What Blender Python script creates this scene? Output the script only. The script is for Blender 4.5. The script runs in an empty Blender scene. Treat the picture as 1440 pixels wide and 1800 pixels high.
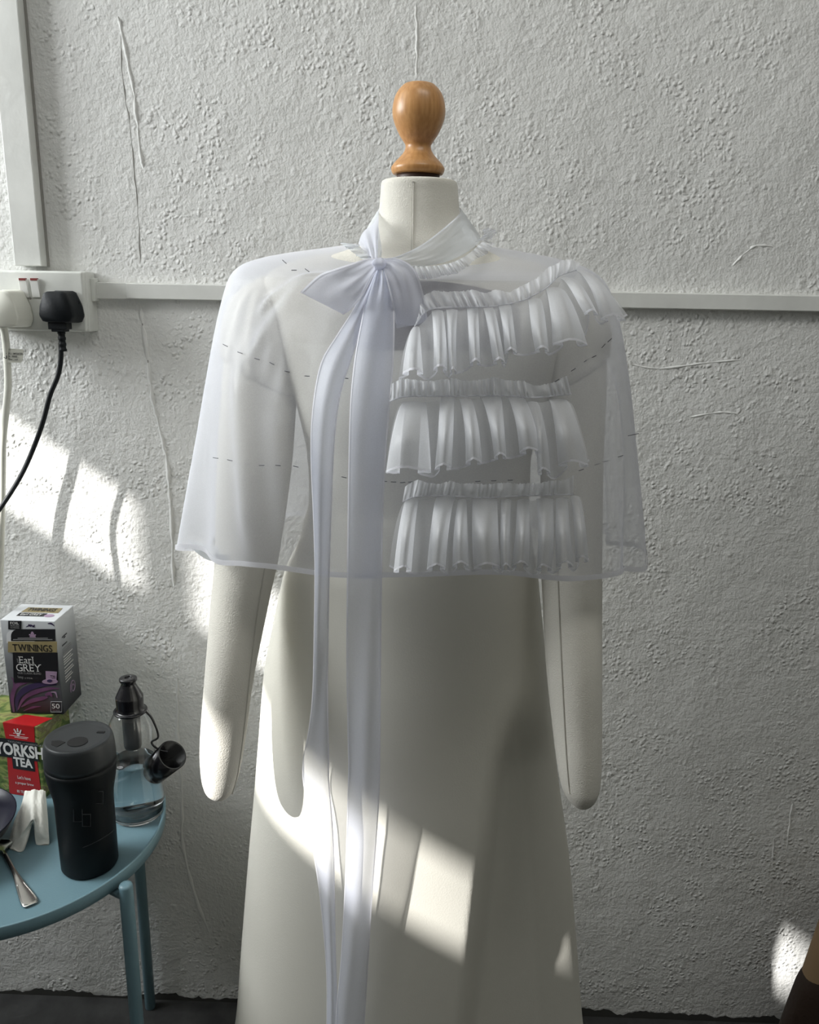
import bpy, bmesh, math, random
import numpy as np
from mathutils import Vector, Matrix
random.seed(7); rng = np.random.RandomState(7)
sc = bpy.context.scene
COL = sc.collection
PI = math.pi

# ------------------------------------------------------------------ camera
F = 1440.0; CAM = np.array([0.0, -1.28, 1.32])
_p, _y, _r = np.radians([14.6757, -1.3834, 1.0509])
FWD = np.array([math.sin(_y)*math.cos(_p), math.cos(_y)*math.cos(_p), -math.sin(_p)])
_rt = np.array([math.cos(_y), -math.sin(_y), 0.0]); _up = np.cross(_rt, FWD)
RT = math.cos(_r)*_rt + math.sin(_r)*_up
UP = -math.sin(_r)*_rt + math.cos(_r)*_up
cd = bpy.data.cameras.new('camera'); cam = bpy.data.objects.new('camera', cd); COL.objects.link(cam)
cam.matrix_world = Matrix(((RT[0], UP[0], -FWD[0], CAM[0]), (RT[1], UP[1], -FWD[1], CAM[1]), (RT[2], UP[2], -FWD[2], CAM[2]), (0, 0, 0, 1)))
cd.sensor_fit = 'HORIZONTAL'; cd.sensor_width = 36.0; cd.lens = 36.0; cd.clip_start = 0.02
sc.camera = cam

def at(x, y, Y):
    """point of the plane y = Y seen at a pixel of the photograph"""
    d = FWD*F + RT*(x-720) - UP*(y-900)
    return CAM + d*((Y-CAM[1])/d[1])
def atz(x, y, Z):
    d = FWD*F + RT*(x-720) - UP*(y-900)
    return CAM + d*((Z-CAM[2])/d[2])

# ------------------------------------------------------------------ light
w = bpy.data.worlds.new('world'); sc.world = w; w.use_nodes = True
bg = w.node_tree.nodes['Background']; bg.inputs[0].default_value = (0.92, 0.94, 0.86, 1); bg.inputs[1].default_value = 0.135
SUN = np.array([1.0, 0.70, -0.725])
sl = bpy.data.lights.new('sun', 'SUN'); sl.energy = 9.0; sl.angle = math.radians(0.85); sl.color = (1.0, 0.98, 0.95)
so = bpy.data.objects.new('sun', sl); COL.objects.link(so); so.location = (-4, -3, 4)
so.rotation_euler = Vector(SUN).to_track_quat('-Z', 'Y').to_euler()
al = bpy.data.lights.new('window_skylight', 'AREA'); al.shape = 'RECTANGLE'; al.size = 0.9; al.size_y = 0.9; al.energy = 46.0; al.color = (0.95, 0.98, 1.0)
ao = bpy.data.objects.new('window_skylight', al); COL.objects.link(ao); ao.location = (-1.96, -0.47, 1.95)
ao.rotation_euler = Vector((1, 0.0, 0.0)).to_track_quat('-Z', 'Z').to_euler()
rl = bpy.data.lights.new('rooflight', 'AREA'); rl.shape = 'RECTANGLE'; rl.size = 0.9; rl.size_y = 0.45; rl.energy = 7.5; rl.color = (1.0, 0.99, 0.95)
ro = bpy.data.objects.new('rooflight', rl); COL.objects.link(ro); ro.location = (0.35, -1.00, 2.57)
sc.view_settings.view_transform = 'Standard'; sc.view_settings.look = 'None'
sc.view_settings.exposure = -0.07; sc.view_settings.gamma = 1.0; sc.view_settings.use_curve_mapping = False
sc.cycles.use_denoising = True; sc.cycles.max_bounces = 10; sc.cycles.transparent_max_bounces = 40
sc.cycles.transmission_bounces = 10; sc.cycles.caustics_reflective = False

# ------------------------------------------------------------------ materials
def node_mat(name):
    m = bpy.data.materials.new(name); m.use_nodes = True
    nt = m.node_tree; return m, nt, nt.nodes['Principled BSDF']
def mat(name, col, rough=0.6, metal=0.0, bump=0.0, scale=200.0, var=0.0, vscale=8.0, spec=0.5, sheen=0.0):
    m, nt, b = node_mat(name)
    b.inputs['Base Color'].default_value = (*col, 1); b.inputs['Roughness'].default_value = rough
    b.inputs['Metallic'].default_value = metal; b.inputs['Specular IOR Level'].default_value = spec
    b.inputs['Sheen Weight'].default_value = sheen
    tc = nt.nodes.new('ShaderNodeTexCoord')
    if var > 0:
        n = nt.nodes.new('ShaderNodeTexNoise'); n.inputs['Scale'].default_value = vscale; n.inputs['Detail'].default_value = 5
        nt.links.new(tc.outputs['Object'], n.inputs['Vector'])
        r = nt.nodes.new('ShaderNodeValToRGB'); r.color_ramp.elements[0].position = .3; r.color_ramp.elements[1].position = .7
        r.color_ramp.elements[0].color = (*[c*(1-var) for c in col], 1); r.color_ramp.elements[1].color = (*[min(1, c*(1+var*.5)) for c in col], 1)
        nt.links.new(n.outputs['Fac'], r.inputs[0]); nt.links.new(r.outputs[0], b.inputs['Base Color'])
    if bump > 0:
        n = nt.nodes.new('ShaderNodeTexNoise'); n.inputs['Scale'].default_value = scale; n.inputs['Detail'].default_value = 3
        nt.links.new(tc.outputs['Object'], n.inputs['Vector'])
        bp = nt.nodes.new('ShaderNodeBump'); bp.inputs['Strength'].default_value = bump; bp.inputs['Distance'].default_value = .002
        nt.links.new(n.outputs['Fac'], bp.inputs['Height']); nt.links.new(bp.outputs[0], b.inputs['Normal'])
    return m
def organza(name, alpha, col=(.84, .86, .92), edge=.55):
    m = bpy.data.materials.new(name); m.use_nodes = True; nt = m.node_tree; nt.nodes.clear()
    N = nt.nodes.new; L = nt.links.new
    out = N('ShaderNodeOutputMaterial'); mix = N('ShaderNodeMixShader'); tr = N('ShaderNodeBsdfTransparent')
    df = N('ShaderNodeBsdfDiffuse'); tl = N('ShaderNodeBsdfTranslucent'); m2 = N('ShaderNodeMixShader'); m2.inputs[0].default_value = .45
    gl = N('ShaderNodeBsdfGlossy'); gl.inputs['Roughness'].default_value = .45; m3 = N('ShaderNodeMixShader'); m3.inputs[0].default_value = .06
    tr.inputs[0].default_value = (1, 1, 1, 1)
    for n in (df, tl): n.inputs[0].default_value = (*col, 1)
    lw = N('ShaderNodeLayerWeight'); lw.inputs[0].default_value = .5
    pw = N('ShaderNodeMath'); pw.operation = 'POWER'; pw.inputs[1].default_value = 2.2
    mu = N('ShaderNodeMath'); mu.operation = 'MULTIPLY_ADD'; mu.inputs[1].default_value = edge; mu.inputs[2].default_value = alpha; mu.use_clamp = True
    tc = N('ShaderNodeTexCoord'); nz = N('ShaderNodeTexNoise'); nz.inputs['Scale'].default_value = 900
    L(tc.outputs['Object'], nz.inputs['Vector'])
    ad = N('ShaderNodeMath'); ad.operation = 'MULTIPLY_ADD'; ad.inputs[1].default_value = .10; ad.use_clamp = True
    L(lw.outputs['Facing'], pw.inputs[0]); L(pw.outputs[0], mu.inputs[0]); L(nz.outputs['Fac'], ad.inputs[0]); L(mu.outputs[0], ad.inputs[2])
    L(ad.outputs[0], mix.inputs[0]); L(tr.outputs[0], mix.inputs[1])
    L(df.outputs[0], m2.inputs[1]); L(tl.outputs[0], m2.inputs[2]); L(m2.outputs[0], m3.inputs[1]); L(gl.outputs[0], m3.inputs[2])
    L(m3.outputs[0], mix.inputs[2]); L(mix.outputs[0], out.inputs[0])
    return m
def plaster(name, col):
    m, nt, b = node_mat(name); N = nt.nodes.new; L = nt.links.new
    b.inputs['Roughness'].default_value = .75; b.inputs['Specular IOR Level'].default_value = .25
    tc = N('ShaderNodeTexCoord')
    def noise(s, d=4, rough=.5, dist=0.0):
        n = N('ShaderNodeTexNoise'); n.inputs['Scale'].default_value = s; n.inputs['Detail'].default_value = d
        n.inputs['Roughness'].default_value = rough; n.inputs['Distortion'].default_value = dist
        L(tc.outputs['Object'], n.inputs['Vector']); return n.outputs['Fac']
    def ramp(x, a, c, v0=0.0, v1=1.0):
        r = N('ShaderNodeMapRange'); r.interpolation_type = 'SMOOTHSTEP'
        for i, v in zip(range(1, 5), (a, c, v0, v1)): r.inputs[i].default_value = v
        L(x, r.inputs[0]); return r.outputs[0]
    def math_(op, x, y):
        n = N('ShaderNodeMath'); n.operation = op
        for i, v in enumerate((x, y)):
            if isinstance(v, (int, float)): n.inputs[i].default_value = v
            else: L(v, n.inputs[i])
        return n.outputs[0]
    # colour: white paint, slightly dingy
    r = N('ShaderNodeValToRGB'); r.color_ramp.elements[0].position = .25; r.color_ramp.elements[1].position = .75
    r.color_ramp.elements[0].color = (*[c*.90 for c in col], 1); r.color_ramp.elements[1].color = (*col, 1)
    L(noise(3.2, 6), r.inputs[0])
    # dark specks of missing paint, few
    sp = ramp(noise(85, 2), .735, .76); mx = N('ShaderNodeMixRGB'); mx.inputs[2].default_value = (.20, .19, .18, 1)
    spm = math_('MULTIPLY', sp, ramp(noise(4, 2), .56, .66)); L(math_('MULTIPLY', spm, .7), mx.inputs[0])
    L(r.outputs[0], mx.inputs[1]); L(mx.outputs[0], b.inputs['Base Color'])
    # relief
    def pimples(sc_, lo, hi):
        v = N('ShaderNodeTexVoronoi'); v.feature = 'SMOOTH_F1'; v.inputs['Scale'].default_value = sc_; v.inputs['Smoothness'].default_value = .35
        wp = N('ShaderNodeVectorMath'); wp.operation = 'ADD'; nz = N('ShaderNodeTexNoise'); nz.inputs['Scale'].default_value = 60
        sc2 = N('ShaderNodeVectorMath'); sc2.operation = 'SCALE'; sc2.inputs['Scale'].default_value = .010
        L(tc.outputs['Object'], nz.inputs['Vector']); L(nz.outputs['Color'], sc2.inputs[0]); L(sc2.outputs[0], wp.inputs[0]); L(tc.outputs['Object'], wp.inputs[1]); L(wp.outputs[0], v.inputs['Vector'])
        return ramp(v.outputs['Distance'], lo, hi, 1.0, 0.0)
    patch = ramp(noise(7, 3), .42, .62, .12, 1.0)
    patch2 = ramp(noise(26, 3), .40, .56)
    h = math_('MULTIPLY', math_('MULTIPLY', pimples(125, .05, .55), patch2), math_('MULTIPLY', patch, .60))
    h = math_('ADD', h, math_('MULTIPLY', math_('MULTIPLY', pimples(52, .08, .42), ramp(noise(17, 2), .52, .66)), .36))
    h = math_('ADD', h, math_('MULTIPLY', noise(150, 2, .5), .50)); h = math_('ADD', h, math_('MULTIPLY', noise(60, 3, .5), .55)); h = math_('ADD', h, math_('MULTIPLY', noise(18, 3), .6))
    h = math_('ADD', h, math_('MULTIPLY', noise(300, 2), .08)); h = math_('ADD', h, math_('MULTIPLY', noise(4.5, 3), 2.2))
    bp = N('ShaderNodeBump'); bp.inputs['Strength'].default_value = .80; bp.inputs['Distance'].default_value = .0034
    L(h, bp.inputs['Height']); L(bp.outputs[0], b.inputs['Normal'])
    return m
def glass(name, col=(1, 1, 1), ior=1.35, rough=0.0):
    m, nt, b = node_mat(name)
    b.inputs['Base Color'].default_value = (*col, 1); b.inputs['Transmission Weight'].default_value = 1
    b.inputs['IOR'].default_value = ior; b.inputs['Roughness'].default_value = rough
    return m
def picture(name, stops, scale, dist=2.0, stretch=(1, 1, 1)):
    """soft printed picture: noise through a colour ramp"""
    m, nt, b = node_mat(name); N = nt.nodes.new; L = nt.links.new
    tc = N('ShaderNodeTexCoord'); mp = N('ShaderNodeMapping'); mp.inputs['Scale'].default_value = stretch
    n = N('ShaderNodeTexNoise'); n.inputs['Scale'].default_value = scale; n.inputs['Detail'].default_value = 4; n.inputs['Distortion'].default_value = dist
    r = N('ShaderNodeValToRGB'); els = r.color_ramp.elements
    els[0].position = stops[0][0]; els[0].color = (*stops[0][1], 1); els[1].position = stops[-1][0]; els[1].color = (*stops[-1][1], 1)
    for p_, c in stops[1:-1]:
        e = els.new(p_); e.color = (*c, 1)
    L(tc.outputs['Object'], mp.inputs[0]); L(mp.outputs[0], n.inputs['Vector']); L(n.outputs['Fac'], r.inputs[0]); L(r.outputs[0], b.inputs['Base Color'])
    b.inputs['Roughness'].default_value = .4
    return m
def gradient_print(name, z0, z1, bottom, top, mid=None):
    m, nt, b = node_mat(name); N = nt.nodes.new; L = nt.links.new
    tc = N('ShaderNodeTexCoord'); sx = N('ShaderNodeSeparateXYZ'); mr = N('ShaderNodeMapRange'); mr.inputs[1].default_value = z0; mr.inputs[2].default_value = z1
    r = N('ShaderNodeValToRGB'); r.color_ramp.elements[0].color = (*bottom, 1); r.color_ramp.elements[1].color = (*top, 1)
    if mid:
        e = r.color_ramp.elements.new(mid[0]); e.color = (*mid[1], 1)
    L(tc.outputs['Object'], sx.inputs[0]); L(sx.outputs['Z'], mr.inputs[0]); L(mr.outputs[0], r.inputs[0]); L(r.outputs[0], b.inputs['Base Color'])
    b.inputs['Roughness'].default_value = .38
    return m
def wood(name, c0, c1):
    m, nt, b = node_mat(name); N = nt.nodes.new; L = nt.links.new
    tc = N('ShaderNodeTexCoord'); mp = N('ShaderNodeMapping'); mp.inputs['Scale'].default_value = (90, 90, 9)
    n = N('ShaderNodeTexNoise'); n.inputs['Scale'].default_value = 3; n.inputs['Detail'].default_value = 6
    r = N('ShaderNodeValToRGB'); r.color_ramp.elements[0].position = .3; r.color_ramp.elements[1].position = .7
    r.color_ramp.elements[0].color = (*c0, 1); r.color_ramp.elements[1].color = (*c1, 1)
    L(tc.outputs['Object'], mp.inputs[0]); L(mp.outputs[0], n.inputs['Vector']); L(n.outputs['Fac'], r.inputs[0]); L(r.outputs[0], b.inputs['Base Color'])
    b.inputs['Roughness'].default_value = .33
    return m

M = dict(
    wall=plaster('wall_plaster', (.80, .80, .775)),
    paint=mat('trunking_paint', (.74, .745, .71), .45, bump=.25, scale=60, var=.10, vscale=14),
    box_paint=mat('socket_paint', (.70, .71, .67), .4, bump=.15, scale=50, var=.12, vscale=25),
    floor=mat('dark_floor', (.035, .035, .034), .8, bump=.8, scale=40, var=.5, vscale=20),
    ceiling=mat('ceiling_paint', (.75, .75, .73), .8),
    linen=mat('cream_linen', (.76, .735, .66), .85, bump=.35, scale=700, var=.04, vscale=20, spec=.1, sheen=.2),
    satin=mat('cream_satin', (.80, .78, .70), .55, bump=.10, scale=500, var=.03, vscale=5, spec=.25),
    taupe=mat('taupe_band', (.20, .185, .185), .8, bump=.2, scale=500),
    seam=mat('seam_thread', (.55, .53, .47), .8),
    knob=wood('beech_wood', (.46, .22, .075), (.60, .32, .125)),
    knob_dark=mat('knob_collar', (.06, .03, .02), .5),
    steel=mat('stand_steel', (.6, .6, .6), .3, 1.0),
    cape=organza('organza_single', .35, (.85, .865, .93), edge=.55),
    ruffle=organza('organza_ruffle', .46, (.88, .89, .91), .45),
    header=organza('organza_gathered', .50, (.88, .89, .91), .40),
    bow=organza('organza_bow', .62, (.82, .83, .90), .3),
    tail=organza('organza_tail', .58, (.73, .76, .87), .35),
    collar=organza('organza_collar', .58, (.80, .83, .86), .3),
    hem=organza('organza_hem', .80, (.92, .92, .96), .2),
    stitch=mat('stitch_thread', (.12, .12, .14), .8),
    plug_white=mat('white_plastic', (.76, .76, .68), .35),
    plug_black=mat('black_plastic', (.006, .008, .010), .5, bump=.1, scale=300, spec=.25),
    rocker=mat('rocker_plastic', (.80, .80, .77), .35),
    tag=mat('tag_paper', (.46, .46, .40), .8),
    red=mat('red_mark', (.22, .035, .03), .5),
    wall_foot=mat('dark_gap', (.05, .05, .045), .8),
    ridge=mat('painted_ridge', (.78, .78, .755), .7, bump=.6, scale=120),
    crack=mat('crack_grey', (.30, .29, .27), .9),
    tray=mat('blue_powder_coat', (.145, .245, .285), .38, bump=.06, scale=400, spec=.45),
    mug=mat('matte_black_rubber', (.0035, .005, .006), .5, spec=.18),
    mug_lid=mat('black_lid', (.018, .021, .023), .42, spec=.35),
    hole=mat('dark_hole', (.001, .001, .001), .9),
    black_gloss=mat('black_gloss_plastic', (.006, .006, .008), .22, spec=.6),
    filter=mat('filter_grey', (.05, .055, .06), .4),
    glass=glass('clear_plastic', (1, 1, 1), 1.40),
    water=glass('water', (.97, .99, 1.0), 1.33),
    navy=mat('navy_glaze', (.002, .002, .012), .3, spec=.25),
    spoon=mat('cutlery_steel', (.62, .60, .56), .22, 1.0),
    tissue=mat('tissue_paper', (.78, .78, .72), .9, bump=.3, scale=250, var=.05, vscale=40),
    white_ink=mat('white_ink', (.72, .72, .70), .5),
    grey_ink=mat('grey_ink', (.28, .28, .28), .5),
    black_ink=mat('black_ink', (.010, .010, .012), .4),
    gold_ink=mat('gold_ink', (.30, .245, .12), .4, var=.12, vscale=60),
    purple_ink=mat('purple_ink', (.155, .065, .145), .4, var=.25, vscale=60),
    lilac_ink=mat('lilac_ink', (.36, .25, .36), .4),
    indigo_ink=mat('indigo_ink', (.045, .03, .085), .4),
    red_card=mat('red_card', (.42, .012, .014), .38),
    box_white=mat('white_card', (.66, .67, .68), .4),
    earl_front=gradient_print('fading_card_front', .66, .80, (.010, .009, .014), (.58, .60, .62), (.62, (.16, .17, .18))),
    earl_side=gradient_print('fading_card_side', .65, .81, (.02, .018, .03), (.66, .67, .69), (.5, (.20, .21, .22))),
    scenery=picture('meadow_print', [(.30, (.02, .035, .012)), (.45, (.10, .16, .03)), (.55, (.30, .33, .10)), (.62, (.16, .13, .06)), (.72, (.45, .48, .25))], 22, 1.5, (1, 1, 2.2)),
    brown=mat('brown_leather', (.032, .018, .012), .5, bump=.3, scale=150),
    tan=mat('tan_trim', (.30, .20, .11), .6, bump=.2, scale=150),
    pane=mat('window_frame_paint', (.75, .75, .73), .5),
    blocker=mat('blocker_matte', (.35, .30, .26), .9, var=.2),
)

# ------------------------------------------------------------------ helpers
def root_loc(parent):
    while parent is not None and parent.parent is not None: parent = parent.parent
    return np.array(parent.location) if parent is not None else np.zeros(3)
def mk(name, V, Fc, m, parent=None, smooth=False, base=None, label=None):
    V = np.asarray(V, float)
    o0 = root_loc(parent) if parent is not None else (np.asarray(base, float) if base is not None else np.zeros(3))
    me = bpy.data.meshes.new(name); me.from_pydata((V-o0).tolist(), [], [list(map(int, f)) for f in Fc]); me.update()
    if smooth: me.polygons.foreach_set('use_smooth', [True]*len(me.polygons))
    if m is not None: me.materials.append(m)
    o = bpy.data.objects.new(name, me); COL.objects.link(o)
    if parent is not None: o.parent = parent
    else: o.location = o0
    if label: o['label'] = label
    return o
def thing(name, label, cat, loc, group=None):
    o = bpy.data.objects.new(name, None); COL.objects.link(o); o.location = loc; o.empty_display_size = .05
    o['label'] = label; o['category'] = cat
    if group: o['group'] = group
    return o
def structure(o):
    o['kind'] = 'structure'; return o
def grid(P, cu=False, cv=False):
    P = np.asarray(P, float); nu, nv = P.shape[:2]
    f = []
    for i in range(nu if cu else nu-1):
        for j in range(nv if cv else nv-1):
            a, b = (i+1) % nu, (j+1) % nv
            f.append((i*nv+j, a*nv+j, a*nv+b, i*nv+b))
    return P.reshape(-1, 3), f
def join(parts):
    V = []; Fc = []; n = 0
    for v, f in parts:
        V.append(np.asarray(v, float)); Fc += [tuple(k+n for k in q) for q in f]; n += len(v)
    return np.concatenate(V), Fc
def box(c, s, R=None, bevel=0.0):
    bm = bmesh.new(); bmesh.ops.create_cube(bm, size=1.0)
    for v in bm.verts: v.co = Vector((v.co.x*s[0], v.co.y*s[1], v.co.z*s[2]))
    if bevel > 0: bmesh.ops.bevel(bm, geom=bm.edges[:], offset=bevel, segments=2, affect='EDGES', profile=.6)
    bm.verts.index_update()
    V = np.array([v.co[:] for v in bm.verts]); Fc = [tuple(v.index for v in f.verts) for f in bm.faces]; bm.free()
    if R is not None: V = V @ np.asarray(R).T
    return V+np.asarray(c, float), Fc
def span(x0, x1, y0, y1, z0, z1, bevel=0.0):
    return box(((x0+x1)/2, (y0+y1)/2, (z0+z1)/2), (x1-x0, y1-y0, z1-z0), None, bevel)
def catmull(P, n=8, closed=False):
    P = np.asarray(P, float); k = len(P); out = []
    for i in range(k if closed else k-1):
        p1, p2 = P[i], P[(i+1) % k]
        p0 = P[(i-1) % k] if closed or i > 0 else 2*p1-p2
        p3 = P[(i+2) % k] if closed or i+2 < k else 2*p2-p1
        for j in range(n):
            t = j/n
            out.append(.5*(2*p1+(p2-p0)*t+(2*p0-5*p1+4*p2-p3)*t*t+(3*p1-p0-3*p2+p3)*t**3))
    if not closed: out.append(P[-1])
    return np.array(out)
def tube(path, r, n=10, cap=True):
    path = np.asarray(path, float); k = len(path); rr = np.broadcast_to(np.asarray(r, float), (k,))
    T = np.gradient(path, axis=0); T /= np.linalg.norm(T, axis=1)[:, None]+1e-12
    ref = np.array([0, 0, 1.0]) if abs(T[0][2]) < .9 else np.array([0, 1.0, 0]); u = np.cross(T[0], ref); u /= np.linalg.norm(u)
    P = []
    for i in range(k):
        u = u-T[i]*(u@T[i]); u /= np.linalg.norm(u)+1e-12; v = np.cross(T[i], u)
        a = np.linspace(0, 2*PI, n, endpoint=False)
        P.append(path[i]+rr[i]*(np.cos(a)[:, None]*u+np.sin(a)[:, None]*v))
    V, f = grid(P, False, True)
    if cap: f += [tuple(range(n))[::-1], tuple((k-1)*n+j for j in range(n))]
    return V, f
def lathe(prof, c, n=48, cap0=True, cap1=True, axis=None):
    P = []
    for r, z in prof:
        a = np.linspace(0, 2*PI, n, endpoint=False)
        P.append(np.stack([r*np.cos(a), r*np.sin(a), np.full(n, z)], 1))
    V, f = grid(P, False, True)
    f = [q[::-1] for q in f]
    if cap0: f.append(tuple(range(n))[::-1])
    if cap1: f.append(tuple((len(prof)-1)*n+j for j in range(n)))
    if axis is not None:
        q = Vector((0, 0, 1)).rotation_difference(Vector(axis)); V = V @ np.array(q.to_matrix()).T
    return V+np.asarray(c, float), f
def rounded_profile(prof, n=6):
    return catmull(np.array(prof), n)
def prism(poly, origin, ux, uy, depth):
    """flat outline (in ux, uy) with thickness depth along ux x uy"""
    ux, uy = np.asarray(ux, float), np.asarray(uy, float); nz = np.cross(ux, uy); n = len(poly)
    A = np.array([np.asarray(origin)+p[0]*ux+p[1]*uy for p in poly]); B = A+nz*depth
    f = [tuple(range(n))[::-1], tuple(range(n, 2*n))]+[(i, (i+1) % n, n+(i+1) % n, n+i) for i in range(n)]
    return np.concatenate([A, B]), f
def text(name, s, origin, ux, uy, width, height, m, parent, bold=0.0, label=None, shear=0.0):
    """lettering: lower-left corner at origin, stretched to width x height"""
    cu = bpy.data.curves.new(name, 'FONT'); cu.body = s; cu.size = 1; cu.offset = bold; cu.resolution_u = 3; cu.shear = shear
    tmp = bpy.data.objects.new(name, cu); COL.objects.link(tmp)
    me = bpy.data.meshes.new_from_object(tmp.evaluated_get(bpy.context.evaluated_depsgraph_get()))
    bpy.data.objects.remove(tmp); bpy.data.curves.remove(cu)
    V = np.array([v.co[:] for v in me.vertices]); Fc = [tuple(p.vertices) for p in me.polygons]; bpy.data.meshes.remove(me)
    lo, hi = V.min(0), V.max(0)
    ux, uy = np.asarray(ux, float), np.asarray(uy, float)
    W = np.asarray(origin)+np.outer((V[:, 0]-lo[0])/(hi[0]-lo[0])*width, ux)+np.outer((V[:, 1]-lo[1])/(hi[1]-lo[1])*height, uy)
    return mk(name, W, Fc, m, parent, label=label)

YC = -0.30
SERIF = dict(T=[(.5, 0), (.06, 1, 'd'), (.94, 1, 'd')], W=[(.05, 1), (.95, 1), (.5, 1)], I=[(.5, 0), (.5, 1)], N=[(.08, 0), (.08, 1), (.92, 1)], G=[(.88, .45)], S=[(.9, .93, 'd'), (.08, .07, 'u')],
    E=[(.08, 0), (.08, 1), (.95, 1, 'd'), (.95, 0, 'u')], a=[(.98, 0)], r=[(.2, 0), (.1, 1)], l=[(.5, 0), (.25, 1)], R=[(.12, 0), (.95, 0), (.1, 1)], Y=[(.5, 0), (.06, 1), (.94, 1)])
def serif_text(name, s_, origin, ux, uy, width, height, m, parent, caps=None, gap=.10, stem=.02):
    """lettering with slab serifs: every letter with its own little feet"""
    glyphs = []; x = 0.0
    for ch in s_:
        cu = bpy.data.curves.new(name, 'FONT'); cu.body = ch; cu.size = 1; cu.offset = stem; cu.resolution_u = 3
        tmp = bpy.data.objects.new(name, cu); COL.objects.link(tmp)
        me = bpy.data.meshes.new_from_object(tmp.evaluated_get(bpy.context.evaluated_depsgraph_get()))
        bpy.data.objects.remove(tmp); bpy.data.curves.remove(cu)
        V = np.array([v.co[:] for v in me.vertices]); Fc = [tuple(p.vertices) for p in me.polygons]; bpy.data.meshes.remove(me)
        lo, hi = V.min(0), V.max(0); wd = hi[0]-lo[0]; V[:, 0] += x-lo[0]; glyphs.append((V, Fc))
        for sf in SERIF.get(ch, []):
            fx, fy = sf[0], sf[1]; cx = x+fx*wd; cy = lo[1]+fy*(hi[1]-lo[1])
            if len(sf) > 2: hw, hh = .028, .075; cy += -.06 if sf[2] == 'd' else .06
            else: hw, hh = .115, .026; cy += .022 if fy < .5 else -.022
            glyphs.append((np.array([(cx-hw, cy-hh, .001), (cx+hw, cy-hh, .001), (cx+hw, cy+hh, .001), (cx-hw, cy+hh, .001)]), [(0, 1, 2, 3)]))
        x += wd+gap
    V, Fc = join(glyphs); lo, hi = V.min(0), V.max(0); ux, uy = np.asarray(ux, float), np.asarray(uy, float)
    W_ = np.asarray(origin)+np.outer((V[:, 0]-lo[0])/(hi[0]-lo[0])*width, ux)+np.outer((V[:, 1]-lo[1])/(hi[1]-lo[1])*height, uy)
    return mk(name, W_, Fc, m, parent)
class Rings:
    """stack of ellipse-like cross sections taken from silhouette rows (py, left px, right px, half depth front, half depth back)"""
    def __init__(s, rows, yc=YC, power=2.0):
        T = []
        yf_ = yc if callable(yc) else (lambda py: yc)
        for py, xl, xr, bf, bb in rows:
            L, R_ = at(xl, py, yf_(py)), at(xr, py, yf_(py))
            T.append(((L[2]+R_[2])/2, (L[0]+R_[0])/2, (R_[0]-L[0])/2, bf, bb, yf_(py)))
        s.T = np.array(T); s.n = power
        s.D = catmull(s.T, 8); o = np.argsort(s.D[:, 0]); s.S = s.D[o]
    def sec(s, z):
        return [np.interp(z, s.S[:, 0], s.S[:, k]) for k in range(1, 6)]
    def y_front(s, x, z, grow=0.0):
        cx, a, bf, bb, yc = s.sec(z); u = min(abs((x-cx)/(a+grow)), .985)
        return yc-(bf+grow)*(1-u**s.n)**(1/s.n)
    def front(s, px, py, off=0.0):
        Y = s.T[0][5]-.1
        for _ in range(14):
            P = at(px, py, Y); Y = .5*Y+.5*(s.y_front(P[0], P[2])-off)
        return at(px, py, Y)
    def surface(s, nphi=72, f=None, rows=None):
        D = s.D if rows is None else rows
        P = []
        ph = np.linspace(0, 2*PI, nphi, endpoint=False)
        for z, cx, a, bf, bb, yc in D:
            c, sn = np.cos(ph), np.sin(ph); e = 2.0/s.n
            x = cx+a*np.sign(sn)*np.abs(sn)**e; b = np.where(c > 0, bf, bb)
            y = yc-b*np.sign(c)*np.abs(c)**e
            P.append(np.stack([x, y, np.full(nphi, z)], 1))
        P = np.array(P)
        if f is not None: P = f(P, ph)
        return P

# ================================================================== SETTING
XL = -2.0
structure(mk('floor', *span(-2.2, 2.4, -3.2, 0.06, -0.05, 0.0), M['floor']))
structure(mk('ceiling', *span(-2.2, 2.4, -3.2, 0.06, 2.60, 2.65), M['ceiling']))
wall = structure(mk('wall_back', *span(-2.06, 2.4, 0.0, 0.06, 0.0, 2.60), M['wall']))
# left wall with its window: piers, sill wall and head
BU, BL, MS = -.055, -.10, .725                  # slight tilt of window head and of the sun blocker top
YF = -1.953                                     # camera-side jamb of the window
def z_head(y): return 1.021-.67*(-.012+.471)+.0 + .725*(XL*-1-.012) + BU*(y+.70*(2-.012))
def z_out(y): return .829-.67*(-.1+.458) + .725*(2.13-.1) + BL*(y+.70*(2.13-.1))
Zh = z_head(-.55)
Z0 = .95
def slab(x0, x1, y0, y1, f0, f1):
    """box between two heights that change along y"""
    V = [(x, y, f(y)) for f in (f0, f1) for y in (y0, y1) for x in (x0, x1)]
    return np.array(V), [(0, 2, 3, 1), (4, 5, 7, 6), (0, 1, 5, 4), (2, 6, 7, 3), (0, 4, 6, 2), (1, 3, 7, 5)]
wl = structure(mk('wall_left', *join([span(-2.06, XL, -3.2, YF, 0, 2.6), span(-2.06, XL, -.45, 0.0, 0, 2.6),
     span(-2.06, XL, YF, -.45, 0, Z0), slab(-2.06, XL, YF, -.45, z_head, lambda y: 2.6)]), M['ceiling']))
win = structure(mk('window_1', *join([slab(-2.05, XL-.02, -.49, -.45, lambda y: Z0, z_head), span(-2.05, XL-.02, YF, -.45, Z0, Z0+.05)]), M['pane']))
mk('glazing_bar', *slab(-2.045, XL-.012, -1.140, -1.094, lambda y: Z0, z_head), M['pane'], win)
# unseen slab added outside: its top cuts the lower edge of the sunlight
structure(mk('sun_blocker', *slab(-2.22, -2.13, -4.6, 0.6, lambda y: 0.0, z_out), M['blocker']))

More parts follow.
